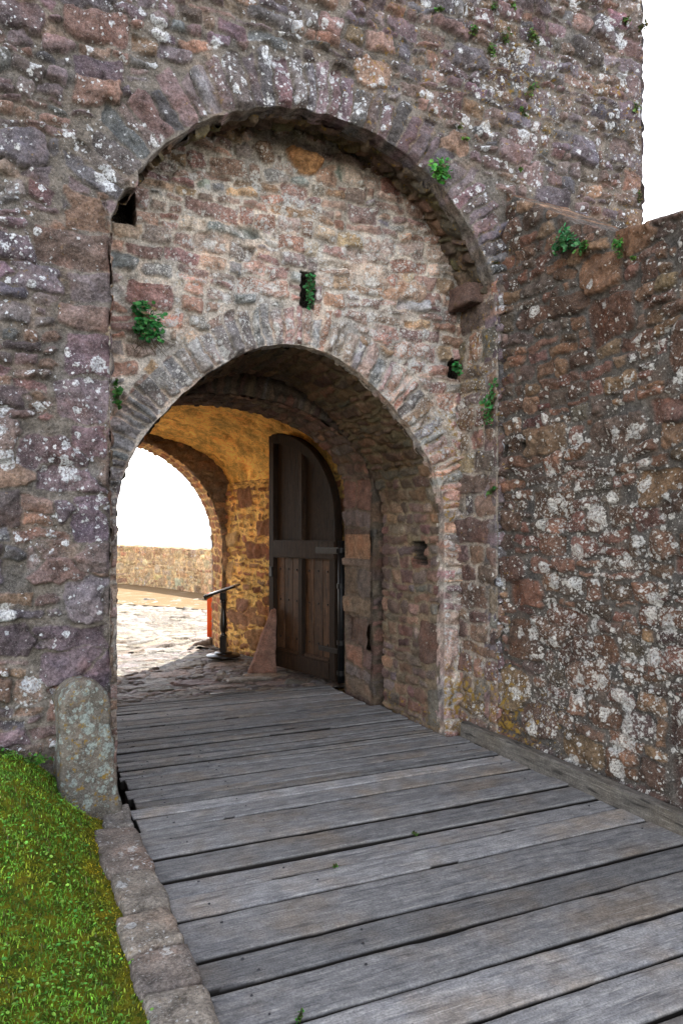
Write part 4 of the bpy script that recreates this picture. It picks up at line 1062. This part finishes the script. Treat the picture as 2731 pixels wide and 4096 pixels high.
# orange board half hidden by the exit jamb
ob = empty('sign_board', (2.955,10.78,0)); tag(ob, 'narrow orange board standing just outside the far arch', 'sign board')
bm = bmesh.new(); bmesh.ops.create_cube(bm,size=1)
for v in bm.verts: v.co = Vector((v.co.x*.46,v.co.y*.03,.37+v.co.z*.68))
bmesh.ops.bevel(bm, geom=bm.edges[:], offset=.006, segments=2, affect='EDGES')
bm_obj('panel', bm, M_ORANGE, ob)
for sx_ in (-.15,.15):
    bm = bmesh.new(); bmesh.ops.create_cube(bm,size=1)
    for v in bm.verts: v.co = Vector((sx_+v.co.x*.04,v.co.y*.22,.015+v.co.z*.03))
    bm_obj('foot', bm, M_IRON, ob)

# ================================================================== WALL PLANTS
yaw = math.atan2(784-25, 1640.0)
CAMX = Vector((math.cos(yaw), -math.sin(yaw), 0)); CAMY = Vector((math.sin(yaw), math.cos(yaw), 0))
def ray(px, py):
    return CAMX*((px-784)/1640) + CAMY + Vector((0,0,(1228-py)/1640))
def on_front(px,py,Y=YF):
    d = ray(px,py); return Vector((0,0,1.6)) + d*(Y/d.y)
def on_side(px,py,X):
    d = ray(px,py); return Vector((0,0,1.6)) + d*(X/d.x)
def plant(loc, nrm, w, h, n, label, seed, dep=.06, leaf=.013, tone=(.035,.13,.03), hang=.3, roots=0, group='plants rooted in the walls', name='wall_plant', cat='plant', dry=0.08):
    rs = np.random.RandomState(seed)
    nv = np.array(nrm, float); sidev = np.cross(nv,[0,0,1.]); sidev /= np.linalg.norm(sidev)
    root = empty(name, loc); tag(root, label, cat, group)
    # leaf centres gathered in a few sprays
    k = max(2, n//14); sc = rs.normal(0,.42,(k,3)); sc[:,1] = np.abs(sc[:,1]); sc[:,2] -= hang*.4
    pick = rs.randint(0,k,n)
    q = sc[pick] + rs.normal(0,.26,(n,3)); q = np.clip(q,-1.1,1.1)
    ctr = sidev*(q[:,:1]*w/2) + nv*((np.abs(q[:,1:2])*.8+.2)*dep) + np.array([0,0,1.])*(q[:,2:]*h/2)
    nd = nv*rs.uniform(.3,1.0,(n,1)) + np.array([0,0,1.])*rs.uniform(.1,1.0,(n,1)) + rs.normal(0,.4,(n,3)); nd /= np.linalg.norm(nd,axis=1)[:,None]
    t1 = np.cross(nd, rs.normal(0,1,(n,3))); t1 /= np.linalg.norm(t1,axis=1)[:,None]; t2 = np.cross(nd,t1)
    r = leaf*rs.uniform(.55,1.25,n); vs=[ctr - nd*(r*.28)[:,None]]; ph = rs.uniform(0,6.28,n); el = rs.uniform(.6,1,n)
    for j in range(8):
        a_ = ph+j*math.pi/4; rr = r*(1+.12*np.cos(a_*3))
        vs.append(ctr + t1*(rr*np.cos(a_))[:,None] + t2*(rr*el*np.sin(a_))[:,None])
    V = np.stack(vs,1).reshape(-1,3); kk = np.arange(n)*9
    Fm = np.concatenate([np.stack([kk,kk+1+j,kk+1+(j+1)%8],-1) for j in range(8)])
    col = np.array(tone)*1.6*np.exp(rs.normal(0,.38,n))[:,None]; col[:,0] *= rs.uniform(.6,1.7,n)
    dr = rs.rand(n) < dry; col[dr] = np.array([.16,.12,.06])*np.exp(rs.normal(0,.3,dr.sum()))[:,None]
    link('foliage', np_mesh('foliage', V, Fm, {'Col':np.repeat(np.concatenate([col,np.ones((n,1))],1),9,0)}, False), M_LEAF, root)
    # stems and hanging roots
    m = min(n, 60); seg=[]; base = nv*.004
    for j in range(m):
        p1 = ctr[j]; b0 = base + sidev*rs.normal(0,.12)*w + np.array([0,0,1.])*rs.normal(0,.12)*h; mid = (b0+p1)/2 + nv*.02*rs.rand()
        seg.append((b0,mid,.0016)); seg.append((mid,p1,.0011))
    for j in range(roots):
        p0 = sidev*rs.uniform(-.45,.45)*w + np.array([0,0,1.])*(-h*.35) + nv*.012
        for s_ in range(3):
            p1 = p0 + sidev*rs.normal(0,.12)*w + np.array([0,0,1.])*(-h*rs.uniform(.10,.26)) + nv*rs.normal(0,.008); p1 += nv*max(0,.012-p1@nv); seg.append((p0,p1,.0022)); p0 = p1
    Vs=[];Fs=[];b_=0
    for (p0,p1,rd) in seg:
        d = p1-p0; d/= (np.linalg.norm(d)+1e-9); u = np.cross(d,[.3,.5,.8]); u/=np.linalg.norm(u)+1e-9; v_=np.cross(d,u)
        for pp_ in (p0,p1):
            for j in range(3): a_=j*2.094; Vs.append(pp_+(u*math.cos(a_)+v_*math.sin(a_))*rd)
        for j in range(3): Fs.append([b_+j,b_+(j+1)%3,b_+3+(j+1)%3,b_+3+j])
        b_+=6
    cs = np.array([.12,.085,.05,1]) if roots else np.array([.07,.085,.03,1])
    link('stem', np_mesh('stem', np.array(Vs), np.array(Fs), {'Col':np.tile(cs,(len(Vs),1))}, False), M_LEAF, root)
    return root
NF = (0,-1,0); NSD = (-1,0,0)
up = .02
# facade, small tufts high up on the right
FP = [ (1005,28,.09,.07,34,'small green tuft high on the facade, the leftmost of the tufts near the top edge',0),
 (1127,25,.08,.08,34,'small yellowish tuft near the top of the facade, left one of a close pair',.25),
 (1170,27,.09,.08,38,'small tuft near the top of the facade, right one of a close pair',.2),
 (1085,80,.13,.09,44,'half dried brownish tuft on the facade left of the greener tufts',.5),
 (1152,92,.10,.15,56,'tall narrow tuft with brown and green leaves between two other facade tufts',.3),
 (1217,85,.13,.12,70,'bushy green tuft high on the facade with a dry brown lower half',.3),
 (1118,125,.09,.12,52,'bright green tuft hanging below the other high facade tufts',.05),
 (1425,48,.10,.09,40,'tuft high on the facade close to the tower corner',.15),
 (1212,205,.11,.13,60,'dull grey green tuft alone in the middle of the upper facade',.45),
 (1195,265,.07,.09,30,'small yellow green tuft beside white lichen on the facade',.15),
 (1048,296,.06,.06,18,'tiny reddish tuft on the facade above the right part of the big arch',.5),
 (1060,325,.07,.05,18,'tiny green tuft on the facade just above the big leafy plant at the arch edge',.1),
 (1187,388,.05,.06,20,'single tiny green sprig on the facade above the sloping wall top',0)]
for i,(x,y,w_,h_,n,lb,dr) in enumerate(FP):
    plant(on_front(x,y)+Vector((0,-up,0)), NF, w_, h_, n, lb, 500+i, .05, .0115, (.05,.12,.022), .3, 0, dry=dr)
plant(on_front(998,408)+Vector((0,-up,0)), NF, .16, .17, 150, 'large round leaved plant growing from the edge of the big arch', 530, .10, .018, (.045,.17,.03), .2, 9)
for i,(y,lb,n,dr) in enumerate(((75,'dry twiggy plant sticking out from the upper tower corner',50,.6),(258,'green sprig on the tower corner below the dry twiggy plant',36,.1),(465,'little dry plant low on the tower corner above the wall top',26,.5))):
    p_ = on_front(1468 if i != 1 else 1460,y); plant(p_+Vector((-.045,-up,0)), (.25,-.97,0), .08,.14,n,lb,540+i,.07,.011,(.05,.10,.025),.2,0,dry=dr)
# side wall
plant(on_side(1318,548,3.36)+Vector((-.02,0,0)), NSD, .22,.17,170,'large blue green plant near the top of the lichened side wall',550,.10,.016,(.03,.13,.045),.3,8)
plant(on_side(1350,575,3.36)+Vector((-.02,0,0)), NSD, .10,.10,50,'small green plant just below the large plant on the side wall',551,.06,.014,(.04,.14,.03))
plant(on_side(1432,568,3.36)+Vector((-.02,0,0)), NSD, .12,.13,60,'bright green plant on the side wall under the low point of its top edge',552,.06,.013,(.05,.16,.03))
plant(on_side(1465,597,3.36)+Vector((-.02,0,0)), NSD, .06,.04,20,'tiny green sprig on the side wall nearest the photograph edge',553,.04,.011,(.06,.16,.03))
plant(on_side(1143,607,3.33)+Vector((-.02,0,0)), NSD, .10,.09,34,'small yellow green sprig in the corner beside the arch springing',554,.05,.012,(.06,.16,.02))
plant(on_side(1138,925,3.32)+Vector((-.02,0,0)), NSD, .20,.30,130,'trailing green plant hanging in the corner joint at mid height',555,.06,.015,(.035,.15,.04),.3,3)
plant(on_side(1141,1123,3.32)+Vector((-.02,0,0)), NSD, .14,.08,40,'small green sprig in the corner joint below the trailing plant',556,.05,.012,(.04,.14,.03))
# recess wall
plant(on_front(338,752,YI)+Vector((0,-.03,.02)), NF, .23,.22,200,'big leafy plant with dangling brown roots under the red block',560,.11,.019,(.022,.12,.03),.1,16)
plant(on_front(706,668,YI)+Vector((0,-.005,0)), NF, .085,.27,110,'tall narrow green plant filling a slot above the gateway crown',561,.05,.014,(.022,.12,.035))
plant(on_front(1046,848,YI)+Vector((0,-.005,0)), NF, .13,.11,80,'dark green plant filling the square hole right of the gateway arch',562,.06,.017,(.022,.12,.03))
plant(on_front(266,917,YI)+Vector((0,-.03,0)), NF, .09,.11,40,'green plant in the gap behind the left pier at arch springing height',563,.05,.015,(.03,.13,.025))
plant(on_front(261,880,YI)+Vector((0,-.03,0)), NF, .05,.08,16,'few green leaves in the gap just above the plant behind the left pier',564,.04,.013,(.035,.14,.025))
# dry grass tuft under the square hole
root = empty('grass_tuft', on_front(1068,872,YI)+Vector((0,-.02,0))); tag(root,'dry pale grass tuft drooping in the corner below the square hole','grass tuft')
rs = np.random.RandomState(77); Vs=[];Fs=[]
for j in range(70):
    a_=rs.normal(0,.7); L_=rs.uniform(.06,.16); p0=np.array([rs.normal(0,.012),0,rs.normal(0,.01)]); d=np.array([math.sin(a_),-rs.uniform(.2,.7),-math.cos(a_)*.6+.5*rs.rand()]); pm=p0+d*L_*.5; p1=p0+d*L_+np.array([0,0,-L_*.45])
    s_=np.array([.0012,0,.0006]); b_=len(Vs); Vs+=[p0-s_,p0+s_,pm+s_,pm-s_,p1+s_*.3,p1-s_*.3]; Fs+=[[b_,b_+1,b_+2,b_+3],[b_+3,b_+2,b_+4,b_+5]]
link('blade', np_mesh('blade', np.array(Vs), np.array(Fs), {'Col':np.tile([.26,.2,.11,1],(len(Vs),1))}, False), M_LEAF, root)
# weeds between the planks
for i,(px,py,lb) in enumerate(((768,1996,'tiny green weed in a plank gap near the left side of the bridge'),(950,1920,'tiny green weed in a plank gap in the middle of the bridge'),(690,2340,'small green weed between the nearest planks of the bridge'))):
    d = ray(px,py); p_ = Vector((0,0,1.6)) + d*(-1.6/d.z)
    plant(p_+Vector((0,0,.004)), (0,-.3,.95), .05,.03,16,lb,580+i,.012,.006,(.06,.19,.02),0,0,'weeds between the planks','weed','weed')
# weeds at the foot of the left pier
for i,(x,y,lb) in enumerate(((-.10,4.27,'leafy weed at the foot of the left pier nearest the photograph edge'),(.10,4.26,'leafy weed at the foot of the left pier beside the upright stone'))):
    plant(Vector((x,y,float(turf_z(np.array(x),np.array(y)))+.03)), NF, .20,.07,60,lb,590+i,.06,.010,(.05,.15,.02),0,0,'weeds at the pier foot','weed','weed')

# ================================================================== CAMERA, LIGHT, WORLD
cam = bpy.data.cameras.new('camera'); co_ = bpy.data.objects.new('camera', cam); COL.objects.link(co_)
cam.sensor_fit = 'HORIZONTAL'; cam.sensor_width = 36; cam.lens = 36*1640/1568; cam.shift_y = 52/1568
cam.clip_end = 100000; cam.clip_start = .05
co_.location = (0,0,1.6); fw = CAMY; co_.rotation_euler = (R(90), 0, math.atan2(-fw.x, fw.y))
scene.camera = co_

sd = Vector((.573*math.cos(R(44)), .82*math.cos(R(44)), math.sin(R(44)))).normalized()
sun = bpy.data.lights.new('sun','SUN'); so = bpy.data.objects.new('sun', sun); COL.objects.link(so)
sun.energy = 2.6; sun.angle = R(.55); sun.color = (1,.93,.82)
so.rotation_euler = sd.to_track_quat('Z','Y').to_euler(); so.location = (10,20,20)
wd = bpy.data.worlds.new('World'); scene.world = wd; wd.use_nodes = True
nt = wd.node_tree; bg = nt.nodes['Background']; sky = nt.nodes.new('ShaderNodeTexSky'); sky.sky_type = 'NISHITA'; sky.sun_disc = False
sky.sun_elevation = R(44); sky.sun_rotation = math.atan2(sd.x, sd.y); sky.air_density = 1.0; sky.dust_density = .3; sky.ozone_density = 1.0
hs = nt.nodes.new('ShaderNodeHueSaturation'); hs.inputs['Saturation'].default_value = .38
nt.links.new(sky.outputs[0], hs.inputs['Color'])
wm = nt.nodes.new('ShaderNodeMix'); wm.data_type='RGBA'; wm.blend_type='MULTIPLY'; wm.inputs[0].default_value = 1; wm.inputs[7].default_value = (1.05,1.0,.96,1)
nt.links.new(hs.outputs[0], wm.inputs[6]); nt.links.new(wm.outputs[2], bg.inputs[0]); bg.inputs[1].default_value = .15
scene.render.engine = 'CYCLES'
scene.cycles.max_bounces = 10; scene.cycles.diffuse_bounces = 6
vs_ = scene.view_settings; vs_.view_transform = 'Standard'; vs_.look = 'None'; vs_.exposure = 2.34; vs_.gamma = 1; vs_.use_curve_mapping = False
